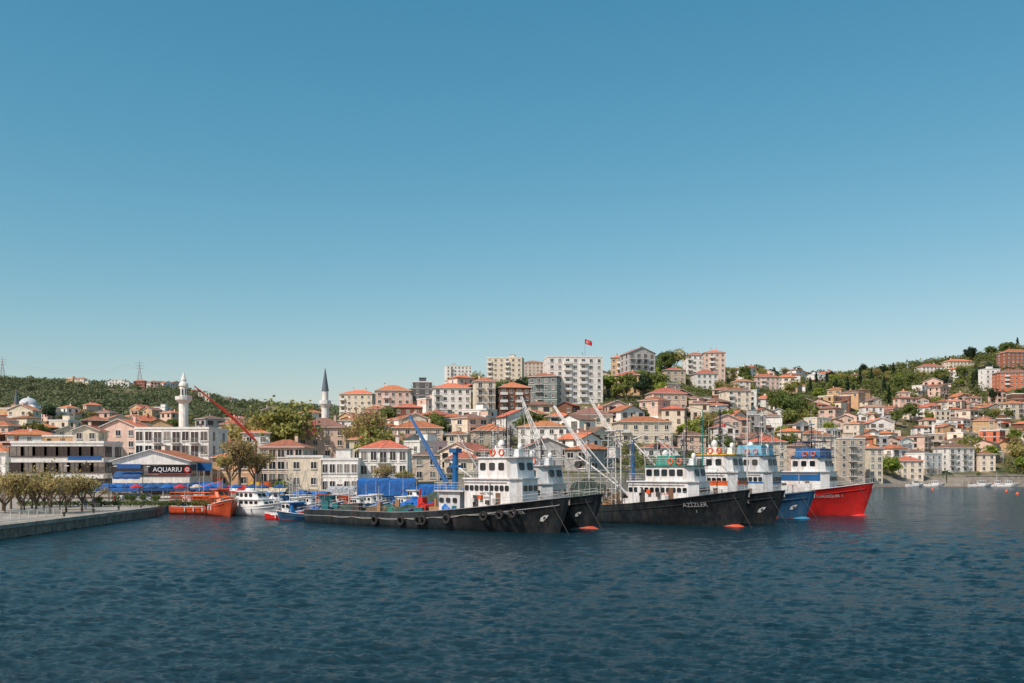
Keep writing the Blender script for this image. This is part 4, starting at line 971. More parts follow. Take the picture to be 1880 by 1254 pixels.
def trawler(label,tip,d,L,Bm,zb,zm,zs,hm,ang=-41,bottom=ANTIF,bulb=ANTIF,band=None,bandm=None,cap=None,rub=None,boot=.12,hx=6.7,hl=8,hwid=2.35,zt=(5.9,8.3),tierm=WPAINT,topm=None,stripe=None,railm=None,nm=None,nmz=None,nms=.85,nmx=5.6,pocket=.7,ring=True,rake=2.2,bow_rail=True,winh=.75,bridge_l=5.5,derrick=True):
    bt=Boat('fishing_trawler',label,tip,d,L,ang,group='fishing trawlers moored side by side'); t=bt.t
    H=Hull(L,Bm,zb,zm,zs,rake=rake); H.build(t,[hm,bottom,bandm or hm,BULIN,cap or hm,rub or hm],band=band,boot=boot); bt.H=H
    if bulb:
        mb=MB(); mb.M=Matrix.Translation((L-rake-1.5,0,-.45))@Matrix.Rotation(math.pi/2,4,'Y')
        mb.lathe([(.5,-1.2),(.8,0),(.82,1.4),(.75,2.2),(.55,2.8),(.3,3.15),(.05,3.3)],14); part(mb,'bulbous_bow',t,[bulb],smooth=True)
    xf=L-hx; zd=zm-.8; rr=random.Random(int(tip)); zf=H.sheer(xf/L)-.8
    mb=MB(); mb.box(xf-hl+.02,xf-hl*.45,-hwid+.02,hwid-.02,zd,zf,0); part(mb,'house_base',t,[tierm])
    low=tier(t,xf-hl,xf,hwid,zf,zt[0],tierm,'deckhouse',.1,.15,chamf=1.0,wins=(.55,.55,zt[0]-1.0),stripe=stripe)
    mb=MB(); mb.box(-.4,.4,-.05,.02,0,1.9,0); mb.tube((.28,-.1,.9),(.28,-.1,1.05),.03,.03,5,1); part(mb,'door',low,[DARKM,METAL],(xf-hl*.78,-hwid-.01,zf-.3))
    mb=MB(); mb.box(-.35,.35,-.05,.02,0,1.8,0); part(mb,'door',low,[TRIMD],(xf-hl*.35,-hwid-.01,zf+.1))
    for k in range(5):
        mb=MB(); xx=xf-hl*(.25+.14*k); zz=zf+rr.uniform(.1,1.4); mb.box(xx-.25,xx+.25,-hwid-.35,-hwid-.005,zz,zz+rr.uniform(.4,.8),0); part(mb,'locker',low,[[WTUBE,GTUBE,DARKM,ORP][k%4]])
    mb=MB(); mb.tube((xf-hl*.5,-hwid-.1,zf),(xf-hl*.5,-hwid-.1,zt[0]-.3),.06,.06,6,0); mb.tube((xf-1.5,-hwid-.1,zt[0]-.35),(xf-hl,-hwid-.1,zt[0]-.35),.04,.04,5,0)
    part(mb,'pipework',low,[GTUBE])
    tier(t,xf-bridge_l-.4,xf-.6,hwid-.1,zt[0]+.145,zt[1],tierm,'wheelhouse',.3,.45,roofm=topm,chamf=.8,wins=(.78,winh,lerp(zt[0],zt[1],.60)))
    rz_=zt[1]+.14
    railing(t,[(xf-bridge_l-.3,-hwid,rz_),(xf-1.2,-hwid,rz_),(xf-.6,-hwid+.9,rz_),(xf-.6,hwid-.9,rz_),(xf-1.2,hwid,rz_),(xf-bridge_l-.3,hwid,rz_)],.85,railm,.9,True)
    railing(t,[(xf-bridge_l-.5,-hwid-.1,zt[0]+.14),(xf-hl,-hwid-.1,zt[0]+.14),(xf-hl,hwid+.1,zt[0]+.14)],.9,railm,.9)
    mb=MB(); mb.box(xf-bridge_l+.6,xf-bridge_l+2.2,-.9,.9,rz_,rz_+1.0,0,.15,.1); mb.box(xf-bridge_l+.8,xf-bridge_l+1.0,-.8,.8,rz_+1.0,rz_+1.3); part(mb,'flybridge_console',t,[tierm])
    mb=MB(); mb.box(xf-2.2,xf-1.4,-.4,.4,rz_,rz_+.9,0,.1,.1); part(mb,'roof_locker',t,[tierm])
    mb=MB(); mb.tube((xf-bridge_l-1.5,.8,zt[0]+.15),(xf-bridge_l-1.5,.8,zt[0]+2.6),.32,.26,10,0); part(mb,'exhaust_funnel',t,[DARKM])
    obj('radar_dome',DOME,t,(xf-bridge_l+1.4,-.3,rz_+1.0)); obj('radar_dome',DOME,t,(xf-1.8,.3,rz_+.9),scale=(.7,.7,.7)); radar(t,xf-3,0,rz_+.2)
    mastpart(t,(xf-3,0,rz_),(xf-3,0,rz_+3.6),.1,DARKM if tip%2 else GTUBE,'signal_mast',yards=((.5,1.1),(.7,.9),(.88,.6)))
    for k in range(5): mastpart(t,(xf-1.0-1.1*k,(-1)**k*1.5,rz_),(xf-1.0-1.1*k,(-1)**k*1.5,rz_+rr.uniform(2.5,6)),.025,LETW if k%2 else DARKM,'whip_antenna',.012)
    if ring:
        for k in range(2): obj('life_ring',RING,t,(xf-2.2-1.3*k,-hwid-.12,rz_+.45))
    if bow_rail:
        for sg in(-1,1):
            pts=[]
            for i in range(7):
                tt=.80+.19*i/6; pts.append((H.x(tt,1),sg*max(.05,H.hw(tt,1)-.06),H.sheer(tt)+.05))
            railing(t,pts,.7,railm,1.0,rails=2,r=.017)
    mb=MB(); zz=H.sheer(.9)-.85; mb.box(L-4.3,L-3.3,-.7,.7,zz,zz+.6); mb.tube((L-3.8,-1.1,zz+.7),(L-3.8,1.1,zz+.7),.3,.3,10); part(mb,'windlass',t,[DARKM])
    for i in range(30):
        crate(t,rr.uniform(2,xf-hl-1),rr.uniform(-Bm*.38,Bm*.3),zd-.02,rr.uniform(.5,1.2),rr.uniform(.4,1.9),rr.randrange(6))
    stays(t,[((xf-3,0,rz_+3.5),(L-.6,0,zb+.7)),((xf-3,0,rz_+3.5),(xf-hl,-hwid,zt[0])),((xf-3,0,rz_+3.1),(xf-hl-8,0,zd+4))])
    if derrick:
        xm=xf-hl-1.2; zm_=rr.uniform(11,13.5); mastpart(t,(xm,0,zd),(xm,0,zm_),.2,GTUBE,'derrick_mast',.11,yards=((.6,1.0),(.75,1.4),(.9,.8)))
        for j in range(2):
            q=Vector((xm-rr.uniform(5,10),rr.uniform(-2,2),rr.uniform(8,12.5))); mb=MB(); mb.tube((xm-.2,(j-.5)*.6,zd+2.2),q,.13,.08,6); part(mb,'derrick_boom',t,[WTUBE if j else GTUBE])
            stays(t,[((xm,0,zm_),q),(q,(q.x,q.y,zd+2))])
        mb=MB(); q.z-=1.2; mb.tube((q.x,q.y-.3,q.z),(q.x,q.y+.3,q.z),.5,.5,12); part(mb,'power_block',t,[DARKM])
        stays(t,[((xm,0,zm_),(xm-3,-Bm*.45,zd+1)),((xm,0,zm_),(xm+3,-Bm*.45,zd+1)),((xm,0,zm_),(xf-3,0,rz_+3)),((xm,0,zm_),(2,0,zd+2))])
        heap(t,xm-4,.5,zd,3,2.6,rr.uniform(1.8,3),[NETM,NETM2][tip%2],'net_heap',tip); heap(t,xm-10,-.3,zd,3,2.6,rr.uniform(1.6,2.6),[NETM2,NETM][tip%2],'net_heap',tip+3)
    if nm: hulltext(t,H,nm,nms,L-nmx,nmz,LETW)
    if pocket:
        zc=zb*.42; k=pocket; xc=L-2.7
        hullpoly(t,H,[(xc+a*k,zc+b_*k) for a,b_ in((-.8,-.5),(-.3,-.55),(.5,.1),(.8,.5),(.2,.45),(-.5,.05))],LETW,'anchor_pocket',.06); hullpoly(t,H,[(xc+a*k,zc+b_*k) for a,b_ in((-.2,-.2),(.15,-.1),(.3,.2),(0,.2))],DARKM,'anchor',.1)
    mb=MB(); mb.tube((L-1.5,-H.at(L-1.5,zb-.6)-.05,zb-.6),(L+1.2,-1.5,-.3),.03,.03,4); part(mb,'mooring_rope',t,[ROPE])
    bt.xf=xf; bt.zd=zd; return bt

b1=trawler('long black fishing trawler with tyres hung along its hull',1047,108,42,8.5,4.0,1.8,1.7,BLACKH,bulb=None,bottom=BLACKH,nm='HACI TEMEL KAYA',nmz=2.0,nms=.52,nmx=6.8,cap=METAL,rub=METAL,boot=-5,hx=5.6,derrick=False)
t=b1.t; H=b1.H
for px in(690,738,770,778,820,880,905,925):
    p=b1.cl(px,945,-4.2); zt_=H.sheer(p.x/42)-1.05; y=-H.at(p.x,zt_)-.18
    o=obj('tyre_fender',TYRE,t,(p.x,y,zt_))
    mb=MB(); mb.tube((0,0,.4),(0,.12,1.0),.03,.03,4); part(mb,'rope',o,[ROPE])
pb=b1.cl(836,905); pt=b1.cl(836,828)
mastpart(t,(pb.x,0,.8),(pb.x,0,pt.z),.38,BLUEP,'crane_post',.34)
mb=MB(); mb.box(pb.x-.6,pb.x+.6,-.5,.5,pt.z-.2,pt.z+.3); mb.box(pb.x-.8,pb.x+.8,-.3,.3,pt.z-2,pt.z-1.7); mb.box(pb.x-.2,pb.x+.2,-.2,.2,pt.z-1.7,pt.z-.2); part(mb,'crane_head',t,[BLUEP])
q0=b1.cl(822,890); q1=b1.cl(752,762); lattice(t,q0,q1,.2,BLUEP,'crane_boom'); mb=MB(); mb.tube(q0,q1,.2,.12,6); part(mb,'boom_spine',t,[BLUEP])
stays(t,[(q1,(pb.x,0,pt.z)),(q1,(q1.x-.3,0,3.5))],'boom_cable')
w=b1.cl(783,900); mb=MB(); mb.box(w.x-1,w.x+1,-1,1,.85,1.7); mb.box(w.x-1.2,w.x-.2,-.5,.5,1.7,3.6,0,.1,.1); mb.tube((w.x+.3,-1,2.3),(w.x+.3,1,2.3),.5,.5,12); mb.torus((w.x+.3,-1.05,2.3),.6,.08,'y',16,6); mb.torus((w.x+.3,1.05,2.3),.6,.08,'y',16,6); mb.tube((w.x-1.7,.2,1),(w.x-1.3,.2,4.6),.15,.12,8); part(mb,'red_winch',t,[REDP])
w=b1.cl(810,900); mb=MB(); mb.box(w.x-.9,w.x+.9,-1.2,1,.85,2.5); mb.tube((w.x,-.9,2.5),(w.x,-.9,3.5),.2,.2,8); part(mb,'winch_box',t,[MATS['crate_wood']])
w=b1.cl(848,895); heap(t,w.x,-.3,.9,2.3,2.2,3.1,TARP,'blue_tarp_cover',3)
w=b1.cl(800,905); heap(t,w.x-5.0,.3,.85,3.0,2.6,1.5,NETM,'net_heap',1); w=b1.cl(700,915); heap(t,w.x,.2,.85,3.4,2.6,1.4,NETM2,'net_heap',2); heap(t,w.x-6.5,-.3,.85,2.6,2.3,1.3,NETM,'net_heap',6)
w=b1.cl(735,915); mb=MB(); mb.tube((w.x,-1.6,1.6),(w.x,1.6,1.6),.7,.7,14); mb.torus((w.x,-1.7,1.6),.95,.08,'y',18,5); mb.torus((w.x,1.7,1.6),.95,.08,'y',18,5); part(mb,'net_drum',t,[GREENP])
xf=b1.xf
mb=MB(); mb.box(xf-12.5,xf-9,-2.1,2.1,.85,4.4,0,.05,.05); mb.box(xf-13,xf-8.2,-2.4,2.4,4.4,4.55,1); part(mb,'aft_cabin',t,[WPAINT2,WTUBE])
for k in range(3): cwin(t,.6,.5,(xf-12+1.1*k,-2.12,3.4),'s')
obj('name_board',textmesh('HACI TEMEL',.38,DARKM,.01),t,(xf-4.5,-2.38,4.15),(math.pi/2,0,0))
obj('name_board',textmesh('KAYA',.36,DARKM,.01),t,(xf-4.5,-2.38,3.7),(math.pi/2,0,0))
railing(t,[(xf-12.9,-2.4,4.55),(xf-8.2,-2.4,4.55)],.9,WTUBE,.9)
p=b1.cl(930,762); mastpart(t,(p.x,0,4.5),(p.x,0,p.z),.1,DARKM,'mast',yards=((.8,.7),(.6,.9)))
stays(t,[(p,(pb.x,0,pt.z)),(p,(xf-2,0,9)),(p,(p.x+3,-2,4)),((pb.x,0,pt.z),(4,0,3)),(q1,(2,0,2.5)),(p,(41,0,4.4))])
pm=b1.cl(905,790); mastpart(t,(pm.x,0,4.5),(pm.x,0,pm.z),.08,WTUBE,'mast',yards=((.8,.6),))
pts=[]
for i in range(9): tt=.04+.4*i/8; pts.append((H.x(tt,1),-H.hw(tt,1)+.06,H.sheer(tt)+.05))
railing(t,pts,.55,METAL,1.5,rails=1)
mb=MB()
pr=None
for i in range(30):
    x=6+i*.95; z=H.sheer(x/42)-.7-.22*abs(math.sin(i*math.pi/5)); p=Vector((x,-H.at(x,z)-.08,z))
    if pr: mb.tube(pr,p,.03,.03,4)
    pr=p
part(mb,'fender_rope',t,[pmat('rope_pale',(.35,.31,.26))])

b2=trawler('dark fishing trawler with stacked wheelhouse and red bulb',1107,117,38,8.5,4.1,2.0,1.8,BLACKH,nm=None,zt=(5.2,7.4),hl=9,hx=6.4,tierm=WPAINT2,pocket=.55)
t=b2.t; xf=b2.xf
a=b2.cl(992,826); c=b2.cl(957,728); lattice(t,a,c,.22,WTUBE)
mb=MB(); mb.tube(b2.cl(1003,826),c,.06,.05,6); mb.tube(b2.cl(970,826),c,.04,.03,5); part(mb,'boom_stay',t,[WTUBE])
mastpart(t,(a.x,0,2),(a.x,0,a.z+.3),.16,WTUBE,'mast_post'); stays(t,[(c,(2,0,3)),(c,(xf-2,0,9)),(c,(a.x,-3,2))])
heap(t,7,0,1.2,3,3,1.8,TARP,'blue_tarp_cover',9)

b3=trawler('black fishing trawler with white wheelhouse and green funnel',1377,121,40,8.5,4.5,2.1,1.9,BLACKH,bottom=BLACKH,boot=-5,bulb=ORH,nm='AZİZLER',nmz=2.4,nms=.74,zt=(5.4,7.4),hl=10,bridge_l=7.0,topm=GREENP,hx=6.2,nmx=6.0,pocket=None)
t=b3.t; xf=b3.xf; hulltext(t,b3.H,'1',.5,40-6.0,1.65,LETW)
mb=MB(); z=7.55; mb.box(xf-6.5,xf-3.5,-1.3,1.3,z,z+1.2,0,.2,.15); part(mb,'green_funnel',t,[GREENP])
p=b3.cl(1290,800); p2=b3.cl(1290,752); mastpart(t,(p.x,0,7.5),(p.x,0,p2.z),.09,GREENP,'mast',yards=((.5,1.1),(.8,.7)))
p=b3.cl(1260,745); mastpart(t,(p.x,0,5),(p.x,0,p.z),.11,DARKM,'mast',yards=((.55,1.2),(.7,1.0),(.85,.6)))
obj('wheelhouse_lettering',textmesh('34 A 3108',.36,REDP,.01),t,(xf-4.6,-2.38,3.8),(math.pi/2,0,0))
def gantry(t,x0,x1,hw,z0,z1,mat,name='net_gantry'):
    mb=MB(); n=max(2,int((x1-x0)/1.6))
    for sg in(-hw,hw):
        for i in range(n+1):
            x=lerp(x0,x1,i/n); mb.tube((x,sg,z0),(x,sg,z1),.06,.06,5)
            if i<n: mb.tube((x,sg,z0),(lerp(x0,x1,(i+1)/n),sg,z1),.03,.03,4)
        for zz in(z1,z1-.5,z1-1.0,z1-1.5,(z0+z1)/2): mb.tube((x0,sg,zz),(x1,sg,zz),.04,.04,5)
    for i in range(n*2+1):
        x=lerp(x0,x1,i/(n*2)); mb.tube((x,-hw,z1),(x,hw,z1),.035,.035,4)
    part(mb,name,t,[mat])
gantry(t,xf-21,xf-12,3.2,1.2,6.9,GTUBE); gantry(b2.t,b2.xf-18,b2.xf-10,3,1.1,6.5,GTUBE); gantry(t,xf-27,xf-21.5,3.0,1.2,5.6,GTUBE)
a=b3.cl(1082,840); c=b3.cl(1017,745); lattice(t,a,c,.2,WTUBE); mastpart(t,(a.x,0,1.2),a,.14,WTUBE,'mast_post')
a1=b3.cl(1140,820); c1=b3.cl(1083,733); lattice(t,a1,c1,.2,WTUBE); mastpart(t,(a1.x,0,1.2),a1,.15,WTUBE,'mast_post')
stays(t,[(c,c1),(c1,p),(p,p2),(p,(38,0,5)),(c,(3,0,3)),(c1,(a1.x-4,-3,3)),(c,(a.x-4,3,3))])
a=b3.cl(1128,860); zt_=b3.cl(1128,792).z
mb=MB()
for sx in(-.8,.8):
    for sy in(-.8,.8): mb.tube((a.x+sx,sy,1.2),(a.x+sx*.7,sy*.7,zt_),.08,.07,5)
for k in range(8):
    z=lerp(1.6,zt_,k/7.5)
    for sy in(-.78,.78): mb.tube((a.x-.78,sy,z),(a.x+.78,sy,z+.9),.04,.04,4); mb.tube((a.x-.78,sy,z),(a.x+.78,sy,z),.04,.04,4)
mb.box(a.x-.9,a.x+.9,-.9,.9,zt_,zt_+.12); mb.box(a.x-.6,a.x+.6,-.5,.5,zt_-3.6,zt_-2.2)
part(mb,'crane_tower',t,[WTUBE])
a=b3.cl(1163,860); c=b3.cl(1163,806); mastpart(t,(a.x,0,2),(a.x,0,c.z),.2,BLUEP,'davit_post'); mb=MB(); mb.tube((a.x,0,c.z),b3.cl(1190,796),.11,.08,6); part(mb,'davit_arm',t,[WTUBE])
heap(t,xf-18,0,1.2,4.5,3,3.8,NETM,'net_heap',12); heap(t,xf-25,0,1.2,3.5,3,2.8,NETM2,'net_heap',15); heap(t,xf-31,0,1.2,2.5,2.6,1.6,TARP,'net_heap',16)
for i,(px,py) in enumerate([(1210,770),(1235,785),(1180,775)]): mb=MB(); mb.tube((b3.cl(px,py).x,.8*(i-1),5.4),b3.cl(px,py,.8*(i-1)),.05,.03,5); part(mb,'antenna_pole',t,[WTUBE])

b4=trawler('black fishing trawler with orange striped white wheelhouse',1442,128,40,8.5,4.3,2.1,1.9,BLACKH,bottom=BLACKH,boot=-5,bulb=None,nm='K.KAPTAN',nmz=2.5,nms=.7,zt=(6.6,8.9),stripe=(4.9,5.5,ORP),topm=YELP,hl=8,hx=6.0)
t=b4.t; p=b4.cl(1322,752); mastpart(t,(p.x,0,8),(p.x,0,p.z),.15,DARKM,'mast',yards=((.5,1.2),(.75,.9),(.9,.6))); radar(t,p.x,0,p.z)
q=b4.cl(1372,745); mastpart(t,(q.x,0,6),(q.x,0,q.z),.1,WTUBE,'mast'); stays(t,[(p,q),(q,(39,0,4.8)),(p,(10,0,3)),(p,(p.x-4,-2,5))])
b5=trawler('blue hulled fishing trawler with tall white wheelhouse',1497,141,38,8.5,3.9,2.0,1.9,BLUEH,bulb=pmat('bulb_blue',(.04,.22,.38)),nm='KAPTAN',nmz=2.3,nms=.6,zt=(6.6,9.0),stripe=(5.0,5.2,BLUEP),topm=pmat('light_blue_paint',(.12,.36,.50)),hl=9,hx=5.8,tierm=WPAINT2)
t=b5.t; mb=MB(); z=9.15; mb.box(b5.xf-5.6,b5.xf-1.5,-1.9,1.9,z,z+1.4,0,.2,.2); part(mb,'upper_bridge',t,[MATS['light_blue_paint']])
p=b5.cl(1398,752); mastpart(t,(p.x,0,9),(p.x,0,p.z),.1,WTUBE,'mast',yards=((.7,.9),(.85,.6))); p2=b5.cl(1430,760); mastpart(t,(p2.x,.5,9),(p2.x,.5,p2.z),.04,LETW,'whip_antenna'); stays(t,[(p,(37,0,4.4)),(p,(8,0,3)),(p,(p.x-5,2,4))])
b6=trawler('red fishing trawler with white bulwark and blue wheelhouse top',1604,149,40,8.8,5.0,2.6,2.2,REDH,bottom=REDH,bulb=REDH,cap=WPAINT,rub=REDH,nm='COŞKUN KARDEŞLER 1',nmz=2.7,nms=.6,nmx=7.0,zt=(6.6,8.8),topm=BLUEP,railm=WTUBE,hl=9,hx=6.2,pocket=None)
t=b6.t; mb=MB(); z=8.95; mb.box(b6.xf-5.4,b6.xf-1.2,-2.1,2.1,z,z+1.3,0,.15,.15); part(mb,'blue_flybridge',t,[BLUEP])
mb=MB(); mb.box(b6.xf-5.6,b6.xf-1.0,-2.3,2.3,z+2.3,z+2.42); part(mb,'sun_canopy',t,[BLUEP])
mb=MB(); mb.box(b6.xf-9.1,b6.xf-1.1,-2.41,2.41,5.3,6.5); part(mb,'blue_band',t,[BLUEP])
for xx in(-5.3,-1.3):
    for yy in(-2,2): mb=MB(); mb.tube((b6.xf+xx,yy,z+1.2),(b6.xf+xx,yy,z+2.3),.05,.05,5); part(mb,'canopy_post',t,[BLUEP])
H=b6.H
for sg in(-1,1):
    mb=MB(); vv=[];k=16
    for i in range(k+1):
        tt=.50+.30*i/k; y=sg*(H.hw(tt,1)+.01); zz=H.sheer(tt); vv+=[(H.x(tt,1),y,zz-.1),(H.x(tt,1),y,zz+1.15)]
    mb.add(vv,[(2*i,2*i+2,2*i+3,2*i+1) for i in range(k)]); part(mb,'raised_bulwark',t,[WPAINT])
me=textmesh('İMREN',.6,REDP,.01); obj('bulwark_lettering',me,t,(26,-H.hw(.65,1)-.05,H.sheer(.65)+.35),(math.pi/2,0,0))
p=b6.cl(1490,784); mastpart(t,(p.x,0,8),(p.x,0,p.z),.13,DARKM,'mast',yards=((.6,1.1),(.85,.8))); radar(t,p.x,0,p.z); stays(t,[(p,(39,0,5.6)),(p,(6,0,3)),(p,(p.x-4,2,4))])
for px,py in((1487,752),(1508,760),(1530,770)):
    p=b6.cl(px,py); mastpart(t,(p.x,.4,9),(p.x,.4,p.z),.03,LETW,'whip_antenna')

def smallboat(px,d,L,ang,hm,cabm,label,kind='cabin',canopy=None,band=None,Bm=None,zb=1.6,zm=.9,name='small_fishing_boat'):
    a=rad(ang); cx=X(px,d); O=(cx-L/2*math.cos(a),d-L/2*math.sin(a)); t=thing(name,label,'boat',(O[0],O[1],0),a,group='small boats moored by the wharf')
    H=Hull(L,Bm or L*.33,zb,zm,zm+.1,.5,L*.1,full=.55,pw=2.3); H.build(t,[hm,ANTIF,band or hm,LETW,LETW],band=.28 if band else None,boot=.02,bul=.4,ns=18,nq=8)
    w=H.B/2
    if kind in('cabin','cruiser'):
        x0=L*.38; x1=L*.74; zc=zm-.35
        if kind=='cruiser': x0=L*.3; tier(t,x0,x1+.6,w*.72,zc,zm+1.1,cabm,'cabin',.8,.1,chamf=.4,wins=(.7,.35,zm+.7)); tier(t,x0-.2,x1-1.2,w*.6,zm+1.25,zm+2.3,cabm,'wheelhouse',.6,.3,chamf=.3,wins=(.6,.5,zm+1.8))
        else: tier(t,x0,x1,w*.62,zc,zm+1.5,cabm,'cabin',.25,.2,chamf=.3,wins=(.45,.42,zm+.95))
    if canopy:
        mb=MB(); zc=zm+1.9; n=6
        vs=[]
        for i in range(n+1):
            y=-w*.8+1.6*w*i/n; z=zc+.35*math.sin(math.pi*i/n); vs+=[(L*.05,y,z),(L*.55,y,z)]
        mb.add(vs,[(2*i,2*i+1,2*i+3,2*i+2) for i in range(n)]); part(mb,'canopy',t,[canopy])
        for xx in(L*.06,L*.54):
            for sy in(-1,1): mb=MB(); mb.tube((xx,sy*w*.78,zm-.3),(xx,sy*w*.78,zc),.035,.035,5); part(mb,'canopy_post',t,[METAL])
    mh=R.uniform(2.8,6.5); mastpart(t,(L*.5,0,zm),(L*.5,0,zm+mh),.05,WTUBE,'mast'); stays(t,[((L*.5,0,zm+mh),(L*.97,0,zb)),((L*.5,0,zm+mh),(.2,0,zm))])
    pts=[(H.x(q,1),-H.hw(q,1)+.03,H.sheer(q)+.03) for q in(.7,.8,.9,.985)]; pts+=[(p[0],-p[1],p[2]) for p in pts[::-1]]
    railing(t,pts,.45,WTUBE,.8,rails=1,r=.02)
    if kind=='open': heap(t,L*.45,0,zm-.4,L*.22,w*.6,.9,R.choice([NETM,NETM2,TARP]),'net_heap',px)
    for k in range(4): q=R.uniform(.1,.33); crate(t,L*q,R.uniform(-.6,.6)*w,zm-.38,R.uniform(.3,.7),R.uniform(.4,.9),R.randrange(6))
    for k in range(3): mb=MB(); mb.tube((L*(.3+.15*k),-H.hw(.4,1)-.12,zm-.15),(L*(.3+.15*k),-H.hw(.4,1)-.12,zm-.7),.12,.1,8); part(mb,'fender',t,[LETW])
    return t,H
t,H=smallboat(408,152,8.5,-55,ORH,ORP,'orange workboat with railings and tall cabin',kind='cruiser',Bm=3.8,zb=2.5,zm=1.6,name='orange_workboat')
railing(t,[(H.x(q,1),-H.hw(q,1)+.05,H.sheer(q)) for q in(.02,.2,.4,.6)],1.0,ORP,.8)
mastpart(t,(3,0,2),(3,0,7.2),.09,ORP,'mast',yards=((.7,.8),))
t,H=smallboat(374,157,10,-12,ORH,ORP,'orange work pontoon with tall guard rails',kind='cabin',Bm=4.2,zb=1.5,zm=1.2,name='orange_workboat')
for sy in(-1,1): railing(t,[(H.x(q,1),sy*(H.hw(q,1)-.05),H.sheer(q)) for q in(.02,.3,.6,.8)],2.1,ORP,.9,rails=4,r=.05)
mb=MB(); mb.tube((8,0,1),(8,0,5.4),.12,.08,8); mb.tube((8,0,5.2),(4.4,0,4.2),.06,.05,6); part(mb,'deck_winch',t,[ORP])
smallboat(470,152,11.5,-35,LETW,LETW,'white motor cruiser with dark windows',kind='cruiser',Bm=3.8,zb=2.0,zm=1.3,name='motor_cruiser')
smallboat(532,140,7.2,-25,REDH,LETW,'small red hulled boat with blue cover',kind='cabin',canopy=None,band=LETW,zb=1.5,zm=.9)
smallboat(548,139,6,-160,BLUEH,BLUEP,'small blue boat with blue cabin',kind='cabin',zb=1.3,zm=.8)
sb=[(450,172,8,-50,LETW,LETW,'cruiser',None),(505,166,8,-70,LETW,LETW,'cruiser',TARP),(520,172,7,-20,LETW,BLUEP,'cabin',TARP),(545,160,7,-60,BLUEH,LETW,'cabin',None),(565,168,7.5,-40,LETW,LETW,'cabin',TARP),
(585,158,7,-75,BLUEH,LETW,'open',TARP),(600,172,7.5,-30,LETW,TEAL,'cabin',TARP),(618,162,7,-60,REDH,LETW,'open',None),(635,172,8,-30,LETW,ORP,'cabin',None),(655,163,7,-50,BLUEH,LETW,'cabin',None),(672,174,8,-20,LETW,LETW,'cabin',None),(695,165,8,-60,TEAL,LETW,'open',None),
(715,174,8,-30,LETW,BLUEP,'cabin',None),(740,166,8,-50,BLUEH,LETW,'cabin',None),(580,148,6.5,-35,TEAL,LETW,'open',None),(640,152,7,-38,BLUEH,LETW,'open',None),(480,178,7,-60,LETW,LETW,'cabin',None),
(345,172,6,-40,LETW,LETW,'cabin',None),(366,178,7,-70,TEAL,LETW,'cabin',TARP),(400,174,7,-50,LETW,BLUEP,'cabin',None),(425,180,7,-30,REDH,LETW,'open',None),(537,179,7,-50,REDH,LETW,'cabin',None),(560,181,7.5,-60,TEAL,LETW,'cabin',TARP),(590,183,8,-50,LETW,ORP,'cabin',None),(625,184,8,-40,BLUEH,LETW,'cabin',None),(500,154,6,-50,LETW,LETW,'open',None),(690,182,8,-60,REDH,LETW,'cabin',None),(765,178,8,-50,LETW,LETW,'cruiser',None)]
CN={LETW:'white',BLUEH:'blue',REDH:'red',TEAL:'teal'}
for px,d,L_,an,hm,cm,k,cn in sb:
    smallboat(px,d,L_,an,hm,cm,f"small {CN[hm]} fishing boat {'with blue canopy' if cn else ('loaded with nets' if k=='open' else 'with cabin')} by the wharf",k,cn,band=R.choice([None,TARP if hm==LETW else LETW]))
for px,d,L_ in((1800,400,9),(1830,402,7),(1850,398,8),(1680,402,7),(1715,403,8)): smallboat(px,d,L_,R.uniform(-20,20),LETW,LETW,'small white boat moored at the far shore','cabin',None,zb=1.4,zm=.9)
t=thing('wooden_jetty','low weathered jetty with fishing gear','jetty',(X(575,143),143,0),rad(-41))
mb=MB()
for i in range(12): mb.box(-6+i*1.0,-5.05+i*1.0,-1.2,1.2,.75,.88)
mb.box(-6,6,-1.1,-.9,.5,.745); mb.box(-6,6,.9,1.1,.5,.745); part(mb,'deck',t,[pmat('jetty_wood',(.25,.17,.11),var=.3)])
for i in range(5):
    for sy in(-1,1): mb=MB(); mb.tube((-5.8+2.9*i,sy,-2),(-5.8+2.9*i,sy,1.4),.14,.12,8); part(mb,'pile',t,[BARK])
for px,py in((1712,900),(1868,908),(1848,903)):
    d=12796/(py-862); mb=MB(); mb.lathe([(.1,-.3),(.45,-.1),(.5,.2),(.3,.55),(.05,.65)],12); mb.tube((0,0,.6),(0,0,.85),.05,.05,6,0)
    thing('mooring_buoy','small orange mooring buoy floating','buoy',(X(px,d),d,0),group='mooring buoys',mesh=mb.mesh('mooring_buoy',[ORP],True))

# ------------------------------------------------------------ quay furniture, people, cars
def fence(x,y0,y1,label):
    t=thing('metal_fence',label,'fence',(x,y0,1.42)); n=int((y1-y0)/2)
    for i in range(n+1): mb=MB(); yy=(y1-y0)*i/n; mb.tube((0,yy,0),(0,yy,1.15),.05,.05,6); part(mb,'post',t,[WTUBE])
    mb=MB()
    for zz in(.15,1.1): mb.tube((0,0,zz),(0,y1-y0,zz),.035,.035,5)
    k=int((y1-y0)/.3)
    for i in range(k): yy=(y1-y0)*(i+.5)/k; mb.tube((0,yy,.15),(0,yy,1.1),.018,.018,4)
    part(mb,'railing_panel',t,[WTUBE])
fence(-53.4,98,118,'low white metal railing along the quay edge')
for y in range(118,160,9):
    x=-53.1-(y-118)*.035; mb=MB(); mb.lathe([(.16,0),(.13,.05),(.11,.3),(.2,.42),(.2,.5),(.05,.55)],10)
    thing('mooring_bollard','dark iron mooring bollard on the quay edge','bollard',(x,y,1.42),group='bollards along the quay',mesh=mb.mesh('mooring_bollard',[DARKM]))
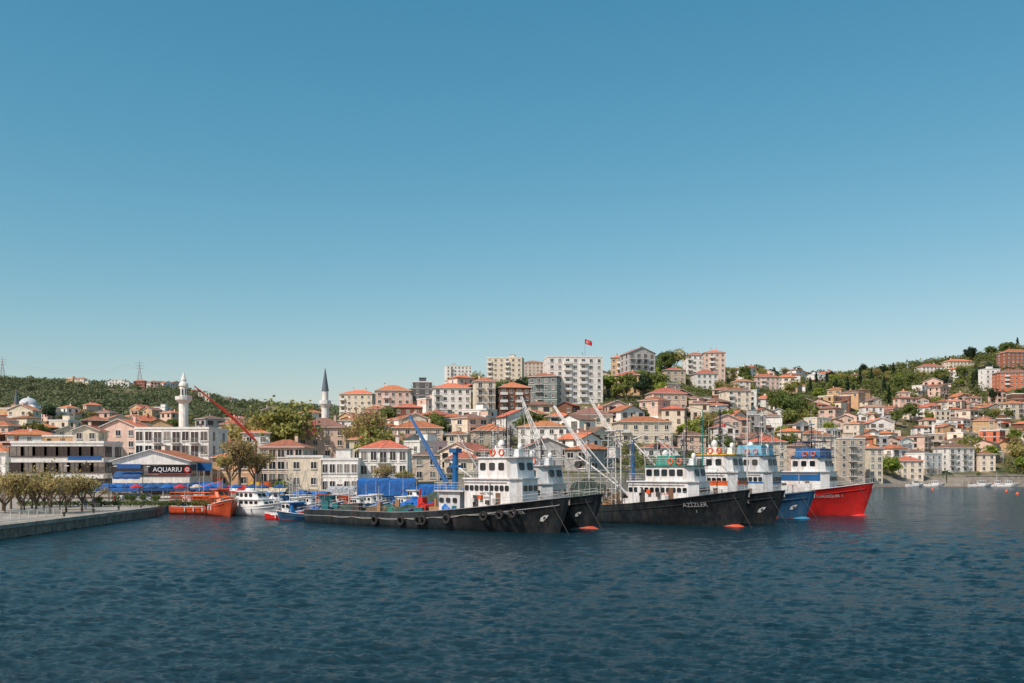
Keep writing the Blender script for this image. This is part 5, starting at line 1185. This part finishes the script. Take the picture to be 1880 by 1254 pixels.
for px,d in((110,140),(200,156),(262,178)):
    t=thing('street_lamp','tall grey street lamp on the quay','street lamp',(X(px,d),d,1.35)); mb=MB(); mb.tube((0,0,0),(0,0,6),.09,.05,8); mb.tube((0,0,5.9),(.9,0,6.2),.04,.03,6); part(mb,'pole',t,[DARKM])
    mb=MB(); mb.box(.7,1.3,-.12,.12,6.12,6.24,0,.05,.03); part(mb,'lamp_head',t,[METAL])
for px,d in((212,160),(232,166),(286,160),(180,152),(244,162),(262,166)):
    t=thing('flower_planter','round concrete planter with leafy shrub','planter',(X(px,d),d,1.35),group='planters on the quay'); mb=MB(); mb.lathe([(.5,0),(.7,.6),(.62,.6),(.55,.5)],14); part(mb,'pot',t,[CONC])
    obj('shrub',leafcloud('shrub',[(0,0,.9),(.2,.2,1.2),(-.2,0,1.1)],[.6,.5,.5],160,.1,LEAFG,seed=px),t)
t=thing('low_hedge','low clipped green hedge on the quay','hedge',(X(110,152),152,1.35))
obj('foliage',leafcloud('foliage',[(i*.5-6,0,.5) for i in range(60)],[.55]*60,90,.12,LEAFG,seed=3),t)
SKIN=pmat('skin',(.5,.3,.2),rough=.6,var=.05); HAIR=pmat('hair_dark',(.03,.02,.015))
def person(px,d,rz,shirt,trou,label,z=1.35,stride=.0,h=1.72):
    J={'pel':(0,0,.93),'sp':(0,0,1.15),'ch':(0,0,1.35),'nk':(0,0,1.48),'hd':(0,-.02,1.6),'ht':(0,-.01,1.70)}
    V=[];E=[];Rr=[]
    def a(p,r,par=None):
        V.append(p);Rr.append(r); i=len(V)-1
        if par is not None: E.append((par,i))
        return i
    p=a(J['pel'],(.15,.11)); s_=a(J['sp'],(.13,.10),p); c=a(J['ch'],(.16,.11),s_); n=a(J['nk'],(.055,.055),c); hd=a(J['hd'],(.085,.10),n); a(J['ht'],(.07,.08),hd)
    for sg in(-1,1):
        sh=a((sg*.19,0,1.40),(.06,.06),c); el=a((sg*.25,.02+sg*stride*.2,1.12),(.042,.042),sh); wr=a((sg*.25,-.08+sg*stride*.35,.88),(.028,.028),el); pa=a((sg*.25,-.10+sg*stride*.38,.80),(.036,.02),wr)
        for k in range(4): f=a((sg*.25,-.135+.022*k+sg*stride*.38,.745),(.009,.009),pa); a((sg*.24,-.14+.022*k+sg*stride*.38,.70+abs(k-1.5)*.006),(.008,.008),f)
        th=a((sg*.235,-.16+sg*stride*.38,.79),(.011,.011),pa); a((sg*.23,-.165+sg*stride*.38,.755),(.009,.009),th)
        hp=a((sg*.09,0,.88),(.095,.095),p); kn=a((sg*.10,-.02-sg*stride*.5,.49),(.06,.06),hp); an=a((sg*.10,.02-sg*stride,.09),(.042,.042),kn); a((sg*.11,-.14-sg*stride,.04),(.04,.035),an)
    me=bpy.data.meshes.new('body'); me.from_pydata(V,E,[]); o=bpy.data.objects.new('body',me); COL.objects.link(o)
    sk=o.modifiers.new('s','SKIN'); 
    for i,v in enumerate(me.skin_vertices[0].data): v.radius=Rr[i]; v.use_root=(i==0)
    ss=o.modifiers.new('u','SUBSURF'); ss.levels=1
    bpy.context.view_layer.update(); dg=bpy.context.evaluated_depsgraph_get(); m2=bpy.data.meshes.new_from_object(o.evaluated_get(dg)); bpy.data.objects.remove(o)
    m2.materials.clear()
    for mm in(SKIN,shirt,trou,RUBB): m2.materials.append(mm)
    for f in m2.polygons:
        z_=f.center.z; x_=abs(f.center.x); f.use_smooth=True
        f.material_index=0 if z_>1.47 else (3 if z_<.09 else (2 if z_<.95 and x_<.2 else (1 if z_>.9 else 0)))
    t=thing('person',label,'person',(X(px,d),d,z),rz); t.scale=(h/1.72,)*3
    obj('body',m2,t)
    mb=MB(); mb.lathe([(.075,0),(.105,.03),(.1,.1),(.06,.16),(.01,.18)],12,c=(0,.01,1.6)); part(mb,'hair',t,[HAIR],smooth=True)
DK=pmat('cloth_dark',(.03,.035,.05)); LT=pmat('cloth_light',(.45,.45,.45)); JN=pmat('cloth_denim',(.06,.10,.18)); RD=pmat('cloth_red',(.4,.05,.05)); OL=pmat('cloth_olive',(.14,.13,.07))
person(157,141,.3,DK,JN,'person in dark jacket and jeans walking',stride=.18)
person(171,143,-.4,DK,DK,'person in dark clothes standing on the quay')
person(150,139,2.6,LT,JN,'person in grey top standing and talking',h=1.62)
person(210,158,1.2,RD,DK,'person in red top walking on the quay',stride=.2)
person(225,160,1.0,LT,OL,'person in pale top and olive trousers walking',stride=.15)
person(262,172,0,DK,JN,'person in dark jacket beside parked cars')
def car(px,d,rz,mat,label):
    t=thing('parked_car',label,'car',(X(px,d),d,1.36),rz,group='cars parked on the quay')
    mb=MB(); prof=[(-2.1,.35),(-2.15,.75),(-2.0,.95),(-.9,1.0),(.9,1.0),(1.9,.85),(2.15,.65),(2.1,.35)]
    n=len(prof); v=[(x,-.85,z) for x,z in prof]+[(x,.85,z) for x,z in prof]
    mb.add(v,[tuple(range(n))[::-1],tuple(range(n,2*n))]+[(i,(i+1)%n,n+(i+1)%n,n+i) for i in range(n)]); part(mb,'body',t,[mat])
    mb=MB(); mb.add([(-1.9,-.78,.97),(1.1,-.78,.97),(.35,-.64,1.45),(-1.4,-.64,1.45),(-1.9,.78,.97),(1.1,.78,.97),(.35,.64,1.45),(-1.4,.64,1.45)],[(0,1,2,3),(5,4,7,6),(1,5,6,2),(4,0,3,7)],0); mb.add([(.35,-.64,1.452),(-1.4,-.64,1.452),(-1.4,.64,1.452),(.35,.64,1.452)],[(0,3,2,1)],1); part(mb,'cabin_glass',t,[CGLASS,mat])
    for xx in(-1.3,1.35):
        for sy in(-1,1): mb=MB(); mb.tube((xx,sy*.7,.32),(xx,sy*.88,.32),.32,.32,16); mb.tube((xx,sy*.88,.32),(xx,sy*.9,.32),.18,.18,12,1); part(mb,'wheel',t,[RUBB,METAL])
    for sy in(-.6,.6): mb=MB(); mb.box(2.0,2.16,sy-.15,sy+.15,.62,.76); part(mb,'headlight',t,[LETW])
car(252,174,.2,pmat('car_silver',(.4,.42,.43),rough=.3,metal=.4),'silver car parked at the end of the quay'); car(268,178,.1,DARKM,'black car parked at the end of the quay'); car(236,180,0,LETW,'white car parked near the awnings')
for i in range(14):
    px=R.uniform(262,330); d=R.uniform(163,182); mb=MB(); s=R.uniform(.5,1.1)
    mb.lathe([(s*.5,-.8),(s*R.uniform(.9,1.1),-.2),(s*R.uniform(.7,1),.3),(s*.4,s*.7),(.05,s*.75)],7)
    thing('breakwater_rock','dark wet boulder at the end of the quay','rock',(X(px,d),d,R.uniform(0,.3)),R.uniform(0,6),group='boulders at the quay end',mesh=mb.mesh('breakwater_rock',[CONCD]))
mb=MB(); 
t=thing('sea_wall','pale concrete retaining wall along the far shore','wall',(0,0,0)); mb.box(X(1770,405),X(2100,405),404,405.5,-1,4.3); mb.box(X(1770,405),X(2100,405),403.8,405.7,4.3,4.5); part(mb,'wall',t,[CONC])
def palm(px,d,H):
    t=thing('palm_tree','palm tree with drooping fronds by the waterfront','tree',(X(px,d),d,terp(px,d)))
    mb=MB(); mb.tube((0,0,-.3),(0,0,H),.28,.2,8); part(mb,'trunk',t,[BARK]); mb=MB()
    for k in range(22):
        a=k*2.4; e=R.uniform(-.1,.9); p=Vector((0,0,H)); dr=Vector((math.cos(a)*math.cos(e),math.sin(a)*math.cos(e),math.sin(e)))
        side=Vector((-math.sin(a),math.cos(a),0)); pr=p; w0=.1
        for i in range(1,7):
            q=p+dr*(.5*i)+Vector((0,0,-.055*i*i)); w1=.42*math.sin(math.pi*min(.98,i/6.2)); mb.add([pr-side*w0,pr+side*w0,q+side*w1+Vector((0,0,-.1)),q-side*w1+Vector((0,0,-.1))],[(0,1,2,3)]); pr=q; w0=w1
    part(mb,'crown',t,[LEAFD])
palm(1738,418,4.5)

# ------------------------------------------------------------ light, world, camera
S=Vector((-.62,-.62,1.0)).normalized(); el=math.asin(S.z); az=math.atan2(S.x,S.y)
sd=bpy.data.lights.new('sun','SUN'); sd.energy=4.2; sd.angle=rad(.5); sd.color=(1,.94,.84)
so=bpy.data.objects.new('sun',sd); COL.objects.link(so); so.rotation_euler=S.to_track_quat('Z','Y').to_euler()
w=bpy.data.worlds.new('World'); SC.world=w; w.use_nodes=True; nt=w.node_tree; N=nt.nodes; L=nt.links
sk=N.new('ShaderNodeTexSky'); sk.sky_type='NISHITA'; sk.sun_disc=False; sk.sun_elevation=el; sk.sun_rotation=az; sk.air_density=1.0; sk.dust_density=1.0; sk.ozone_density=1.0
sx=N.new('ShaderNodeSeparateColor'); cx=N.new('ShaderNodeCombineColor'); L.new(sk.outputs[0],sx.inputs[0])
for i,(p,k) in enumerate(((1.68,.46),(.93,1.36),(.80,1.62))):
    a=N.new('ShaderNodeMath'); a.operation='POWER'; a.inputs[1].default_value=p; L.new(sx.outputs[i],a.inputs[0])
    c=N.new('ShaderNodeMath'); c.operation='MULTIPLY'; c.inputs[1].default_value=k; L.new(a.outputs[0],c.inputs[0]); L.new(c.outputs[0],cx.inputs[i])
L.new(cx.outputs[0],N['Background'].inputs['Color']); N['Background'].inputs['Strength'].default_value=.1
cam=bpy.data.cameras.new('camera'); co=bpy.data.objects.new('camera',cam); COL.objects.link(co); co.location=(0,0,CZ); co.rotation_euler=(math.pi/2,0,0)
cam.sensor_width=36; cam.lens=35; cam.shift_y=(H0-627)/1880; cam.clip_end=20000; cam.clip_start=.5
SC.camera=co; SC.view_settings.view_transform='Standard'; SC.view_settings.look='None'; SC.view_settings.exposure=0
print('houses',len(HOUSES),'trees',NT,'objects',len(bpy.data.objects))
